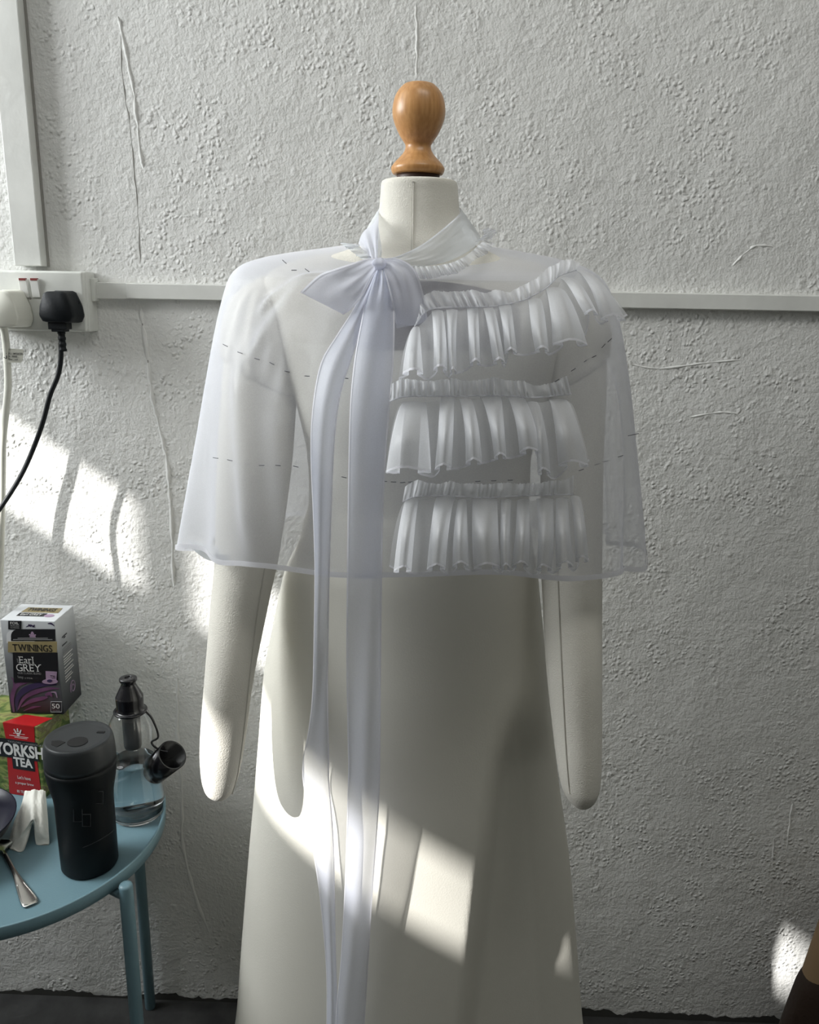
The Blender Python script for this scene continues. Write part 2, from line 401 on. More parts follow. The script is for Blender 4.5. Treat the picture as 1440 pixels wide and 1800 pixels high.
# plaster cracks and filled joints on the back wall
def ridge(name, pts, r, m):
    path = catmull([at(x, y, 0.0) for x, y in pts], 5); path[:, 1] = r*.45
    path[1:-1, 0] += rng.randn(len(path)-2)*.0006
    rr = r*(1+.35*rng.randn(len(path)).clip(-1, 1)); rr[0] = rr[-1] = r*.2
    mk(name, *tube(path, rr, 6), m, wall, True)
ridge('crack', [(213, 20), (214, 120), (228, 220), (236, 300), (243, 380), (246, 470)], .0009, M['crack'])
ridge('plaster_ridge', [(206, 25), (222, 95), (236, 170), (243, 235), (252, 300)], .0024, M['ridge'])
ridge('crack', [(246, 540), (254, 590), (262, 650), (264, 700)], .0012, M['crack'])
ridge('plaster_ridge', [(246, 535), (258, 620), (266, 690), (280, 750), (292, 800), (299, 870), (303, 940), (305, 1040)], .0035, M['ridge'])
ridge('plaster_ridge', [(312, 1180), (313, 1290), (320, 1400), (322, 1490), (345, 1580), (372, 1650)], .0035, M['ridge'])
ridge('plaster_ridge', [(731, 0), (733, 70), (732, 140)], .0020, M['ridge'])
ridge('plaster_ridge', [(1394, 1405), (1388, 1450), (1383, 1500)], .0016, M['ridge'])
ridge('plaster_ridge', [(1362, 1470), (1358, 1540)], .0014, M['ridge'])
ridge('plaster_ridge', [(1285, 470), (1310, 445), (1330, 432), (1365, 434)], .0020, M['ridge'])
ridge('plaster_ridge', [(1205, 735), (1265, 725), (1300, 728)], .0022, M['ridge'])
ridge('plaster_ridge', [(1105, 640), (1160, 648), (1240, 638), (1310, 632)], .0018, M['ridge'])
# ragged paint edge along the foot of the wall
pts = [at(x, y, -.002) for x, y in zip(range(-80, 1560, 5), np.interp(range(-80, 1560, 5), [0, 1200], [1742, 1788]))]
edge = []; hgt = .012
for p in pts:
    hgt = min(.020, max(.005, hgt+rng.randn()*.0022+(.012-hgt)*.12))
    edge.append([(p[0], -.0025, 0.0), (p[0], -.0025, hgt)])
E_ = np.array(edge); E2 = E_.copy(); E2[:, :, 1] = .001
structure(mk('baseboard_back', *join([grid(E_), grid(E2)]), M['wall_foot']))

# horizontal cable trunking, vertical boxing
zt0 = at(165, 525, -.012)[2]; zt1 = at(165, 496, -.012)[2]
t1 = structure(mk('trim_1', *span(at(164, 500, -.012)[0], 2.3, -.012, 0.0, zt0, zt1, .0012), M['paint']))
mk('trunking_lid', *span(at(164, 500, -.012)[0]+.05, 2.29, -.0142, -.012, zt0+.0012, zt1-.0012, .0008), M['paint'], t1)
xb = at(85, 468, 0)[0]
t2 = structure(mk('trim_2', *span(xb-.041, xb, -.022, 0.0, at(80, 468, -.02)[2], 2.6, .0015), M['paint']))
mk('edge_gap', *span(xb, xb+.0025, -.004, 0.001, at(80, 468, -.02)[2], 2.6), M['crack'], t2)

# ================================================================== SOCKET, PLUGS
yf = -.045
sR = at(149, 530, yf)[0]; sT = at(100, 476, yf)[2]; sB = at(100, 583, yf)[2]
sock = thing('double_socket', 'white painted double wall socket box with two rocker switches on the back wall', 'wall socket', (sR-.075, 0, sB))
mk('back_box', *span(sR-.15, sR, -.034, -.0, sB, sT, .003), M['box_paint'], sock, True)
mk('face_plate', *span(sR-.148, sR-.0005, yf, -.0348, sB+.001, sT-.001, .003), M['box_paint'], sock, True)
mk('conduit_adaptor', *span(sR-.001, at(167, 500, -.016)[0], -.02, 0, zt0-.004, zt1+.006, .002), M['box_paint'], sock)
for x0, x1 in ((35, 52), (55, 72)):
    a, b = at(x0, 491, yf), at(x1, 523, yf)
    V, f = span(a[0], b[0], yf-.002, yf+.001, b[2], a[2], .0006)
    V[:, 1] += np.where(V[:, 1] < yf-.001, -(V[:, 2]-b[2])/(a[2]-b[2])*.0035, 0)
    sw = mk('rocker_switch', V, f, M['rocker'], sock)
    mk('red_strip', *span(a[0]+.001, b[0]-.001, yf-.0058, yf-.001, a[2]-.0016, a[2]+.0016), M['red'], sw)
scr = at(93, 531, yf)
for sx, sz in ((53, 524),):
    p = at(sx, sz, yf); mk('chipped_paint', *join([lathe([(.0022, 0), (.0014, .0008)], p, 8, axis=(0, -1, 0)), lathe([(.0016, 0), (.001, .0008)], p+[-.006, 0, .0002], 8, axis=(0, -1, 0))]), M['crack'], sock)

def plug_outline(w, h, top=.60):
    """UK plug face: rounded trapezoid, narrower at the top"""
    P = [(-w/2*top, h), (w/2*top, h), (w/2*.92, h*.55), (w/2, h*.22), (w/2*.80, 0), (-w/2*.80, 0), (-w/2, h*.22), (-w/2*.92, h*.55)]
    C = []
    for i, p in enumerate(P):
        a, b = np.array(P[i-1]), np.array(P[(i+1) % len(P)]); p = np.array(p)
        for t in (.28, .12): C.append(p+(a-p)*t)
        for t in (.12, .28): C.append(p+(b-p)*t)
    return np.array(C)
def plug_body(cx, zb, w, h, y0, y1, m, parent, name='body'):
    O = plug_outline(w, h); cen = np.array([0, h*.45]); secs = []
    for y, s in ((y0, 1.0), (y0-.004, 1.0), (y0-.006, .97), (y1+.006, .95), (y1+.002, .93), (y1, .88)):
        q = cen+(O-cen)*s; secs.append(np.stack([cx+q[:, 0], np.full(len(q), y), zb+q[:, 1]], 1))
    V, f = grid(secs, False, True); n = len(O)
    f += [tuple(range(n)), tuple((len(secs)-1)*n+j for j in range(n))[::-1]]
    return mk(name, V, f, m, parent, True)
# black plug
pb = at(103, 568, -.075); pt = at(103, 511, -.075)
bw = (at(134, 550, -.075)-at(69, 550, -.075))[0]
bp = thing('black_plug', 'black mains plug with black flex in the right side of the wall socket', 'plug', (pb[0], yf, pb[2]))
plug_body(pb[0], pb[2], bw, (pt-pb)[2], yf-.0005, -.082, M['plug_black'], bp)
g0 = at(103, 569, -.07)
mk('cord_grip', *join([span(g0[0]-.0135, g0[0]+.0135, -.076, -.056, g0[2]-.008, g0[2]+.002, .001), span(g0[0]-.0095, g0[0]+.0095, -.075, -.057, g0[2]-.0115, g0[2]-.007, .001)]), M['plug_black'], bp)
rel = []
for k in range(7):
    z = g0[2]-.011-.0042*k; rel += [(.0056 if k % 2 == 0 else .0048, z), (.0056 if k % 2 == 0 else .0048, z-.0036)]
mk('strain_relief', *lathe(rel[::-1], (g0[0]+.0012, -.066, 0), 14), M['plug_black'], bp, True)
pth = catmull([at(107, 606, -.066), at(107, 630, -.067), at(102, 660, -.068), at(88, 695, -.069), at(76, 740, -.071), at(60, 785, -.073), at(40, 830, -.076), at(15, 872, -.085), at(-25, 930, -.107), at(-70, 1000, -.13)], 8)
mk('flex', *tube(pth, .0036, 10), M['plug_black'], bp, True)
# neon/indicator bead and screw beside the plug
mk('cable_loop', *tube(catmull([at(134, 529, -.05), at(139, 530, -.052), at(138, 536, -.054), at(133, 535, -.05)], 6), .0008, 6), M['plug_black'], bp, True)
# white plug
wb = at(14, 576, -.08); wt = at(10, 509, -.08); ww = (at(42, 550, -.06)-at(-24, 550, -.06))[0]
wp = thing('white_plug', 'white mains plug with white flex at the left edge of the wall socket', 'plug', (wb[0]-.006, yf, wb[2]))
plug_body(wb[0]-.005, wb[2], ww, (wt-wb)[2], yf-.0005, -.09, M['plug_white'], wp)
pth = catmull([at(6, 574, -.07), at(10, 600, -.066), at(13, 640, -.062), at(14, 680, -.059), at(10, 725, -.0565), at(5, 780, -.0545), at(4, 860, -.0475), at(2, 940, -.045), at(0, 1010, -.045), at(-6, 1080, -.045)], 8)
mk('flex', *tube(pth, .0052, 12), M['plug_white'], wp, True)
a, b, c, d = at(8, 612, -.0655), at(43, 614, -.0645), at(41, 633, -.0645), at(9, 637, -.0655)
e = at(37, 637, -.0645)
tg = mk('paper_tag', *prism([(0, 0), ((e-d)[0], 0), ((c-d)[0], (c-d)[2]), ((b-d)[0], (b-d)[2]), (0, (a-d)[2])], d+[0, -.001, 0], (1, 0, 0), (0, 0, 1), .0006), M['tag'], wp)
for i, (s, wd) in enumerate((('EU : IMPORTER', 25), ('IE : 00000', 15), ('Elec : null', 16))):
    o = at(17, 623+i*5, -.0662); text('tag_print', s, o-[0, .0022, 0], (1, 0, 0), (0, 0, 1), wd/1200, .0028, M['black_ink'], tg, .02)
for yy in (620, 628):
    mk('tag_mark', *tube(catmull([at(7, yy, -.0675), at(11, yy+2, -.068), at(11.5, yy-3, -.068)], 5), .0006, 6), M['black_ink'], tg)

# ================================================================== DRESS FORM
torso_rows = [(317, 690, 786, .030, .030), (319, 676, 799, .038, .038), (324, 671, 804, .042, .042), (345, 669, 806, .043, .043), (380, 666, 809, .046, .045),
 (410, 662, 815, .050, .048), (430, 648, 836, .054, .050), (445, 595, 880, .056, .052), (460, 525, 945, .060, .055), (480, 480, 990, .067, .062),
 (505, 464, 1006, .078, .07), (540, 470, 1000, .094, .08), (600, 490, 985, .116, .09), (660, 512, 968, .128, .095), (720, 530, 950, .130, .095),
 (790, 545, 930, .115, .09), (860, 549, 927, .105, .09), (920, 537, 932, .106, .10), (980, 517, 940, .110, .11), (1060, 497, 948, .112, .12), (1150, 480, 952, .11, .12), (1200, 500, 930, .09, .10)]
torso = Rings(torso_rows, YC, 2.25)
base = np.array([torso.T[0][1], YC, 0.0])
form = thing('dress_form', 'cream linen tailor\'s dress form with stuffed arms and a turned wooden neck knob', 'mannequin', base)
V, f = grid(torso.surface(96), False, True); n = 96; k = len(torso.D)
f += [tuple(range(n))[::-1], tuple((k-1)*n+j for j in range(n))]
body = mk('torso', V, f, M['linen'], form, True)
pth = [torso.front(727-(y-317)*.012, y, .0003) for y in range(319, 500, 6)]
mk('centre_seam', *tube(np.array(pth), .0008, 6), M['linen'], body, True)
mk('seam_line', *tube(np.array(pth)+[-.0013, .0002, 0], .0004, 5), M['seam'], body, True)
kx = 735.5
prof = [(148, 22), (148.5, 25.5), (152, 30), (160, 37), (172, 43), (190, 46.5), (205, 46), (222, 41), (238, 33.5), (248, 27), (256, 22.5), (264, 23.5), (272, 28), (280, 35), (287, 41.5), (292, 45), (296, 47), (301, 46.5), (306, 44), (308, 40)]
pr = []
for py, hw in prof:
    p = at(kx, py, YC); q = at(kx+hw, py, YC); pr.append((q[0]-p[0], p[2]))
kc = at(kx, 250, YC)
mk('neck_knob', *lathe(catmull(pr, 4)[::-1], (kc[0], YC, 0), 56), M['knob'], form, True, label='turned beech wood neck knob')
zc0, zc1 = at(kx, 322, YC)[2], at(kx, 306, YC)[2]
mk('knob_collar', *lathe([(.024, zc0), (.024, zc1)], (kc[0]+.0005, YC, 0), 40), M['knob_dark'], form, True)
def arm(rows, yc, seam_px, cap_cut, side):
    ycf = yc; yc = yc(620)
    R_ = Rings([(py, l, r, .5*.00067*(r-l)*1.05, .5*.00067*(r-l)*1.05) for py, l, r in rows], ycf, 2.0)
    V, f = grid(R_.surface(48), False, True); kk = len(R_.D)
    f += [tuple(range(48))[::-1], tuple((kk-1)*48+j for j in range(48))]
    a_ = mk('arm', V, f, M['linen'], form, True)
    mk('arm_seam', *tube(np.array([R_.front(x, y, .0006) for x, y in catmull(np.array(seam_px, float), 5)]), .0007, 6), M['seam'], a_, True)
    # gathered shoulder cap sewn over the top of the arm
    zl = at(cap_cut[0][0], cap_cut[0][1], yc)[2]; zr = at(cap_cut[1][0], cap_cut[1][1], yc)[2]
    xl = at(*cap_cut[0], yc)[0]; xr = at(*cap_cut[1], yc)[0]
    ztop = at(460, rows[0][0]-14, yc)[2]
    P = []; ph = np.linspace(0, 2*PI, 72, endpoint=False); ks = np.linspace(0, 1, 22)
    for t in ks:
        ring = []
        for q in ph:
            zz0 = ztop
            cx, aa, b1, b2, y_ = R_.sec(zz0*(1-t)+(zl+zr)/2*t)
            x = cx+aa*math.sin(q); zb = np.interp(x, [xl, xr] if xl < xr else [xr, xl], [zl, zr] if xl < xr else [zr, zl])
            z = zz0*(1-t)+zb*t
            cx, aa, b1, b2, y_ = R_.sec(z)
            puff = 1.08+.07*math.sin(PI*t)+.05*t*(1-t)*4*math.sin(q*9+3*math.sin(q*2+t*2))+.03*t*math.sin(q*17+1.7)
            if t < .25: puff *= math.sqrt(max(0.02, 1-((.25-t)/.25)**2))
            if t > .97: puff = 1.035
            ring.append((cx+aa*puff*math.sin(q), y_-b1*puff*math.cos(q), z))
        P.append(ring)
    mk('shoulder_cap', *grid(P, False, True), M['linen'], a_, True)
    return R_
def arm_y(py): return float(np.interp(py, [500, 700, 970, 1200, 1400], [-.305, -.318, -.365, -.420, -.444]))
armL = arm([(498, 440, 492), (510, 424, 505), (540, 408, 518), (600, 399, 524), (690, 391, 521), (820, 383, 512), (970, 380, 491), (1050, 373, 474), (1190, 361, 446), (1300, 353, 431), (1355, 354, 421), (1385, 360, 412), (1398, 370, 403), (1404, 382, 394)], arm_y,
    [(470, 970), (452, 1080), (440, 1180), (428, 1290), (418, 1360), (408, 1396)], [(412, 632), (524, 695)], -1)
armR = arm([(498, 992, 1044), (510, 980, 1055), (540, 970, 1064), (600, 962, 1066), (690, 956, 1065), (820, 951, 1060), (970, 950, 1058), (1050, 954, 1058), (1170, 960, 1058), (1300, 974, 1058), (1370, 984, 1056), (1397, 994, 1050), (1412, 1006, 1040), (1419, 1018, 1030)], arm_y,
    [(980, 1000), (985, 1120), (990, 1230), (995, 1320), (1001, 1395)], [(958, 690), (1064, 628)], 1)
# hidden stand that carries the form
zb = torso.D[-1][0]
stand = mk('stand_pole', *tube([(base[0], YC, .03), (base[0], YC, zb+.01)], .014, 16), M['steel'], form, True)
mk('stand_base', *lathe([(.16, 0), (.16, .012), (.15, .018), (.02, .03)], (base[0], YC, 0), 40), M['steel'], form, True)

# ================================================================== GOWN
zf = .0
gr = [(r[0], r[1]-4, r[2]+4, r[3]+.006, r[4]+.006) for r in torso_rows if 600 <= r[0] <= 860]
gr += [(890, 543, 929, .112, .100), (920, 535, 933, .114, .106), (960, 523, 938, .117, .112), (1000, 504, 945, .120, .118), (1050, 492, 950, .123, .124), (1100, 482, 955, .125, .128), (1180, 467, 962, .128, .13),
 (1300, 457, 975, .129, .130), (1400, 449, 988, .130, .132), (1500, 440, 1002, .128, .130), (1650, 428, 1015, .128, .132), (1800, 416, 1028, .132, .135)]
gown = Rings(gr, YC, 2.05)
T = gown.T[-1]
ext = np.array([[z, T[1]+.002*i, T[2]+.020*i, T[3]+.012*i, min(T[4]+.006*i, .20), YC] for i, z in enumerate((.22, .13, .03), 1)])
gown.T = np.vstack([gown.T, ext]); gown.D = catmull(gown.T, 8); gown.S = gown.D[np.argsort(gown.D[:, 0])]
def gown_folds(P, ph):
    for i in range(len(P)):
        z = P[i, 0, 2]; t = np.clip((1.0-z)/.9, 0, 1)
        m_ = 1+t*(.010*np.sin(ph*5+.6)+.006*np.sin(ph*9+2+z*2))*np.clip(np.cos(ph)*1.5+.6, 0, 1)
        P[i, :, 1] = YC+(P[i, :, 1]-YC)*m_
        # step added right of centre: the cloth drops back to end the sun patch
        sm = lambda u: np.clip(u, 0, 1)**2*(3-2*np.clip(u, 0, 1))
        x = P[i, :, 0]; xr = .066+.06*(z-.65)
        P[i, :, 1] += np.clip((YC-P[i, :, 1])/.13*1.5, 0, 1)*.052*sm((x-xr)/.036)*sm((.87-z)/.14)
    return P
g = thing('gown', 'long cream satin A-line gown with a taupe band across the chest, on the dress form', 'dress', (T[1], YC, .03))
V, f = grid(gown.surface(280, gown_folds), False, True)
mk('gown_body', V, f, M['satin'], g, True)
up_ = [(622, 520), (630, 508), (645, 498), (680, 492), (745, 493), (800, 498), (850, 507), (885, 519), (915, 545)]  # strip of darker colour laid over the torso across the chest
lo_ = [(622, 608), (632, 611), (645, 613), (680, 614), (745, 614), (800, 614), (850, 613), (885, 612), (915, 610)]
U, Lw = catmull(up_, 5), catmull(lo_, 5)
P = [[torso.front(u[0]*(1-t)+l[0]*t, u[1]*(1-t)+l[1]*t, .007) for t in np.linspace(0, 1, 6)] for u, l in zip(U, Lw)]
mk('chest_band', *grid(P), M['taupe'], g, True, label='taupe band across the chest')

# ================================================================== ORGANZA CAPE
cape_rows = [(430, 626, 852, .067, .060), (438, 575, 910, .071, .062), (448, 510, 968, .076, .066), (458, 462, 1008, .082, .070), (472, 428, 1040, .092, .078),
 (495, 410, 1062, .106, .088), (540, 398, 1078, .128, .10), (600, 387, 1090, .146, .110), (680, 375, 1102, .160, .122), (760, 363, 1112, .166, .130),
 (840, 350, 1123, .168, .137), (910, 339, 1133, .169, .142), (965, 331, 1139, .169, .146)]
cape = Rings(cape_rows, YC, 2.7)
Ztop, Zhem = cape.D[0][0], cape.D[-1][0]; Zsh = cape.T[5][0]
def fold_amp(ph, t):
    s = -.046*(1-np.sin(9*ph+.9+.6*np.sin(2*ph)))-.020*(1-np.sin(15*ph+2.1))+.010
    side = .12+.88*np.abs(np.sin(ph))**2
    return s*side*t**1.6
def cape_shape(P, ph):
    c = np.cos(ph)
    for i in range(len(P)):
        z = P[i, 0, 2]
        if z > Zsh: P[i, :, 2] -= .029*np.clip(c, 0, 1)**1.2*((z-Zsh)/(Ztop-Zsh))
        else:
            t = (Zsh-z)/(Zsh-Zhem)
            m_ = 1+fold_amp(ph, t)
            P[i, :, 0] = cape.D[i][1]+(P[i, :, 0]-cape.D[i][1])*m_; P[i, :, 1] = YC+(P[i, :, 1]-YC)*m_
            P[i, :, 2] += t**2*(.022*np.clip(c, 0, 1)**1.2+.004*np.sin(9*ph)+.010*np.exp(-((ph-(2*PI-1.05))/.25)**2))
    return P
ck = thing('organza_cape', 'sheer white organza cape with three ruffles and a long neck bow on the dress form', 'cape', (base[0], YC, Zhem))
PHI0 = 2*PI-.10      # opening in front, beside the hanging ties
CP = cape.surface(300, cape_shape)
# tension folds over the left shoulder and down the right side
for a_, b_, wd_, hh_ in (((596, 452), (470, 535), .0055, .010), ((560, 478), (455, 610), .010, .009), ((528, 500), (478, 640), .012, .006), ((520, 560), (505, 690), .012, .006),
                         ((640, 470), (560, 640), .014, .004), ((1020, 600), (1070, 960), .020, .010), ((1062, 640), (1112, 930), .014, .009), ((428, 620), (447, 950), .016, .010), ((500, 700), (512, 960), .020, .007)):
    A_, B_ = cape.front(*a_), cape.front(*b_); ln = np.linalg.norm(B_-A_); e_ = (B_-A_)/ln
    dv_ = CP-A_; s_ = dv_@e_; q_ = np.linalg.norm(dv_-s_[..., None]*e_, axis=2)
    g_ = hh_*np.exp(-(q_/wd_)**2)*np.clip(s_/ln*4+.3, 0, 1)*np.clip((ln-s_)/ln*3+.6, 0, 1)
    CP[:, :, 1] -= g_*.8; CP[:, :, 0] += g_*np.sign(A_[0]-base[0])*.5
sh = int(round((2*PI-PHI0)/(2*PI)*300)); CP = np.roll(CP, sh, axis=1)
CPo = np.concatenate([CP, CP[:, :3]], axis=1)
CPo[:, -3:, 1] -= .003
body_c = mk('cape_body', *grid(CPo), M['cape'], ck, True)
# narrow turned hem
H0 = CPo[-1]; H1 = CPo[-1].copy(); H1[:, 2] += .006
off = (CPo[-1]-np.array([base[0], YC, 0])); off[:, 2] = 0; off /= np.linalg.norm(off, axis=1)[:, None]
mk('rolled_hem', *grid(np.stack([H0+off*.0008, H1+off*.0008])), M['hem'], body_c, True)
# folded-over corner at the left front of the hem
def cf(x, y, o=.004): return cape.front(x, y, o)
FL = np.array([[at(331, 950, -0.330), at(345, 952, -0.355), at(366, 957, -0.375), at(392, 962, -0.390)], [at(337, 964, -0.342), at(350, 975, -0.365), at(368, 985, -0.385), at(398, 985, -0.405)], [at(344, 962, -0.370), at(358, 969, -0.390), at(378, 975, -0.400), at(404, 975, -0.415)]])
FLs = np.array([catmull(r, 5) for r in FL]); FLs = np.array([catmull(FLs[:, j], 5) for j in range(FLs.shape[1])])
mk('turned_corner', *grid(FLs), M['collar'], body_c, True)
# basting stitches
st = []
rows_ = [[(396, 607), (422, 620), (452, 631), (478, 639), (505, 653), (540, 661), (608, 665)], [(379, 805), (404, 809), (434, 816), (460, 818), (489, 818), (520, 820), (605, 839)],
 [(676, 846), (692, 847), (708, 848), (722, 847), (738, 845), (840, 846), (868, 845), (897, 844)], [(1072, 598), (1061, 608), (1044, 627), (1030, 634), (1008, 650), (979, 669)], [(1091, 802), (1065, 811), (1050, 816), (1022, 826)],
 [(500, 460), (517, 475), (540, 475), (560, 490)], [(1109, 765), (1118, 763)]]
for rw in rows_:
    for i, (x, y) in enumerate(rw):
        nx, ny = rw[i+1] if i+1 < len(rw) else (2*x-rw[i-1][0], 2*y-rw[i-1][1])
        dx, dy = nx-x, ny-y; l = math.hypot(dx, dy); h = 4.5
        Aq, Bq = cf(x-dx/l*h, y-dy/l*h, .006), cf(x+dx/l*h, y+dy/l*h, .006)
        st.append(tube([Aq, (Aq+Bq)/2+[0, -.0004, 0], Bq], .00045, 5))
so_ = mk('basting_stitches', *join(st), M['stitch'], ck); so_['kind'] = 'stuff'; so_['label'] = 'dark basting stitches in dashed rows'

ZX, ZY, ZS = 640.0, 440.0, 2.88
def zp(x, y): return ZX+x/ZS, ZY+y/ZS
def ruffle(panels, end_l, end_r, nv=18, lift=.018, depth=.036):
    """flounce from bright fold panels ((top left, top right, y), (bottom left, bottom right, y)); recesses lie between them"""
    cols = [(*end_l, .004)]
    for i, ((a, b, yt), (c_, d_, yb)) in enumerate(panels):
        mid_ = (a+b)/2; a, b = mid_+(a-mid_)*.88, mid_+(b-mid_)*.88        # pinched at the gathering
        if i: cols[-1] = (*cols[-1][:3], cols[-1][3]+rng.uniform(-10, 6), 0.0)
        yb = yb+rng.uniform(-5, 5)
        wt_, wb_ = b-a, d_-c_
        cols.append((a+.16*wt_, yt, c_+.30*wb_, yb+15, depth*.25))
        cols.append((a, yt, c_, yb+12, depth*.72)); cols.append(((a+b)/2, yt-4, (c_+d_)/2+rng.uniform(-.12, .12)*(d_-c_), yb-13, depth*1.15)); cols.append((b, yt, d_, yb+10, depth*.78))
        cols.append((b-.16*wt_, yt, d_-.30*wb_, yb+15, depth*.25))
        if i+1 < len(panels):
            (a2, b2, y2), (c2, d2, yb2) = panels[i+1]
            cols.append(((b+a2)/2, (yt+y2)/2+8, (d_+c2)/2, max(yb, yb2)+36 if abs(c2-d_) < 60 and abs(yb-yb2) < 60 else (yb+yb2)/2+30, 0.0))
    cols.append((*end_r, .004))
    C = catmull(np.array(cols, float), 6); P = []
    bow_ = np.interp(np.arange(len(C)), np.linspace(0, len(C)-1, len(panels)*2), rng.uniform(-9, 9, len(panels)*2)); fr_ = rng.uniform(-2.2, 1.2, len(C))
    for k_, (xt, yt, xb_, yb, dd) in enumerate(C):
        col = []
        for v in np.linspace(0, 1, nv):
            e_ = v**.62
            x, y = zp(xt+(xb_-xt)*e_+bow_[k_]*math.sin(PI*v), yt+(yb-yt)*v+fr_[k_]*v**6)
            g_ = lift+ .003 + max(dd, -.002)*(math.sin(min(1, v*1.5)*PI/2)*.75+.25*v)+.004*math.sin(PI*v)
            x_ = min(max(x, 430), 1050); col.append(cape.front(x, y, g_) if x_ == x else at(x, y, cape.front(x_, y, g_)[1]+.0006*abs(x-x_)))
        P.append(col)
    return np.array(P)
def gathered(base_l, top_l, n, amp, lift, fray=.0015, nv=7, zoom=True):
    def even(C):
        d_ = np.r_[0, np.cumsum(np.hypot(*np.diff(C, axis=0).T))]; u_ = np.linspace(0, d_[-1], 80)
        return np.stack([np.interp(u_, d_, C[:, 0]), np.interp(u_, d_, C[:, 1])], 1)
    B, Tp = even(catmull(np.array(base_l, float), 10)), even(catmull(np.array(top_l, float), 10))
    s = np.linspace(0, 1, n*8+1); P = []
    si = np.linspace(0, 1, len(B)); stp = np.repeat(rng.uniform(.35, 1.9, n+1), 8)[:len(s)]; phs = np.cumsum(stp)/stp.sum()*n*2*PI
    wob = np.interp(s, np.linspace(0, 1, n), rng.uniform(.25, 1.45, n))
    for k_, u in enumerate(s):
        b = np.array([np.interp(u, si, B[:, 0]), np.interp(u, si, B[:, 1])]); t = np.array([np.interp(u, np.linspace(0, 1, len(Tp)), Tp[:, 0]), np.interp(u, np.linspace(0, 1, len(Tp)), Tp[:, 1])])
        w_ = .5+.5*math.sin(phs[k_]); jit = rng.randn()*2.0
        col = []
        for v in np.linspace(0, 1, nv):
            q = b+(t-b)*v*(.80+.34*wob[k_]*v)+np.array([math.cos(phs[k_])*2.5*v*wob[k_]*(1 if zoom else .4), jit*v*v*(1 if zoom else .4)])
            x, y = zp(*q) if zoom else q
            x = min(max(x, 430), 1066)
            o_ = lift+amp*wob[k_]*(w_*(.35+.9*math.sin(PI*(.15+.75*v))))
            col.append(cape.front(x, y, o_))
        P.append(col)
    return np.array(P)
def thick_edge(P, w_=.0022, o_=.0008):
    a = P[:, -1]; d = P[:, -2]-P[:, -1]; d /= np.linalg.norm(d, axis=1)[:, None]+1e-9
    return np.stack([a+[0, -o_, 0], a+d*w_+np.array([0, -o_, 0])])
R1 = [((248, 282, 388), (195, 300, 620)), ((338, 402, 305), (352, 420, 600)), ((412, 478, 300), (436, 470, 610)), ((516, 580, 288), (536, 590, 565)), ((596, 655, 288), (655, 716, 560)), ((672, 745, 275), (712, 776, 515)),
      ((822, 900, 245), (868, 936, 500)), ((912, 1000, 190), (955, 1132, 470)), ((985, 1060, 140), (1118, 1186, 320)), ((1075, 1120, 105), (1200, 1325, 345))]
R2 = [((190, 320, 770), (112, 340, 1110)), ((385, 465, 745), (358, 442, 1095)), ((478, 545, 752), (515, 598, 1075)), ((580, 700, 742), (660, 722, 1040)), ((716, 805, 740), (788, 902, 1015)), ((820, 880, 768), (880, 945, 1120)), ((930, 1030, 756), (985, 1138, 1080))]
R3 = [((212, 285, 1258), (150, 240, 1610)), ((362, 470, 1250), (318, 412, 1600)), ((478, 520, 1262), (448, 530, 1590)), ((540, 680, 1258), (556, 690, 1600)), ((690, 750, 1262), (694, 740, 1600)), ((776, 842, 1262), (746, 832, 1596)), ((868, 962, 1258), (874, 950, 1610)), ((968, 1030, 1255), (972, 1060, 1596)), ((1042, 1090, 1245), (1070, 1134, 1565))]
H1_ = ([(255, 385), (315, 308), (400, 290), (520, 288), (640, 284), (700, 276), (800, 255), (870, 222), (930, 185), (990, 130), (1075, 100)], [(262, 372), (316, 215), (420, 206), (540, 214), (680, 205), (740, 205), (840, 160), (900, 118), (980, 65), (1040, 45), (1090, 70)])
H2_ = ([(130, 765), (190, 744), (300, 738), (480, 738), (700, 736), (860, 745), (1050, 728)], [(135, 690), (190, 665), (330, 670), (500, 656), (700, 662), (860, 682), (1030, 655)])
H3_ = ([(195, 1272), (260, 1248), (400, 1242), (600, 1252), (800, 1243), (1060, 1236)], [(208, 1190), (300, 1176), (500, 1182), (700, 1180), (860, 1182), (1060, 1150)])
for panels, el, er, (hb, ht), npl in ((R1, (250, 390, 175, 655), (1120, 120, 1335, 330), H1_, 26), (R2, (185, 775, 108, 1125), (1040, 765, 1142, 1066), H2_, 26), (R3, (205, 1275, 128, 1600), (1095, 1250, 1138, 1565), H3_, 24)):
    P = ruffle(panels, el, er)
    rf = mk('ruffle', *grid(P), M['ruffle'], ck, True)
    mk('frayed_hem', *grid(thick_edge(P)), M['hem'], rf, True)
    Hd = gathered(hb, ht, npl-8, .018, .018)
    mk('gathered_heading', *grid(Hd), M['header'], rf, True)
    gl_ = np.array([cape.front(min(max(x, 430), 1066), y, .023) for x, y in [zp(*q) for q in catmull(np.array(hb, float), 8)]])
    mk('gathering_thread', *tube(gl_, .0007, 5), M['hem'], rf, True)

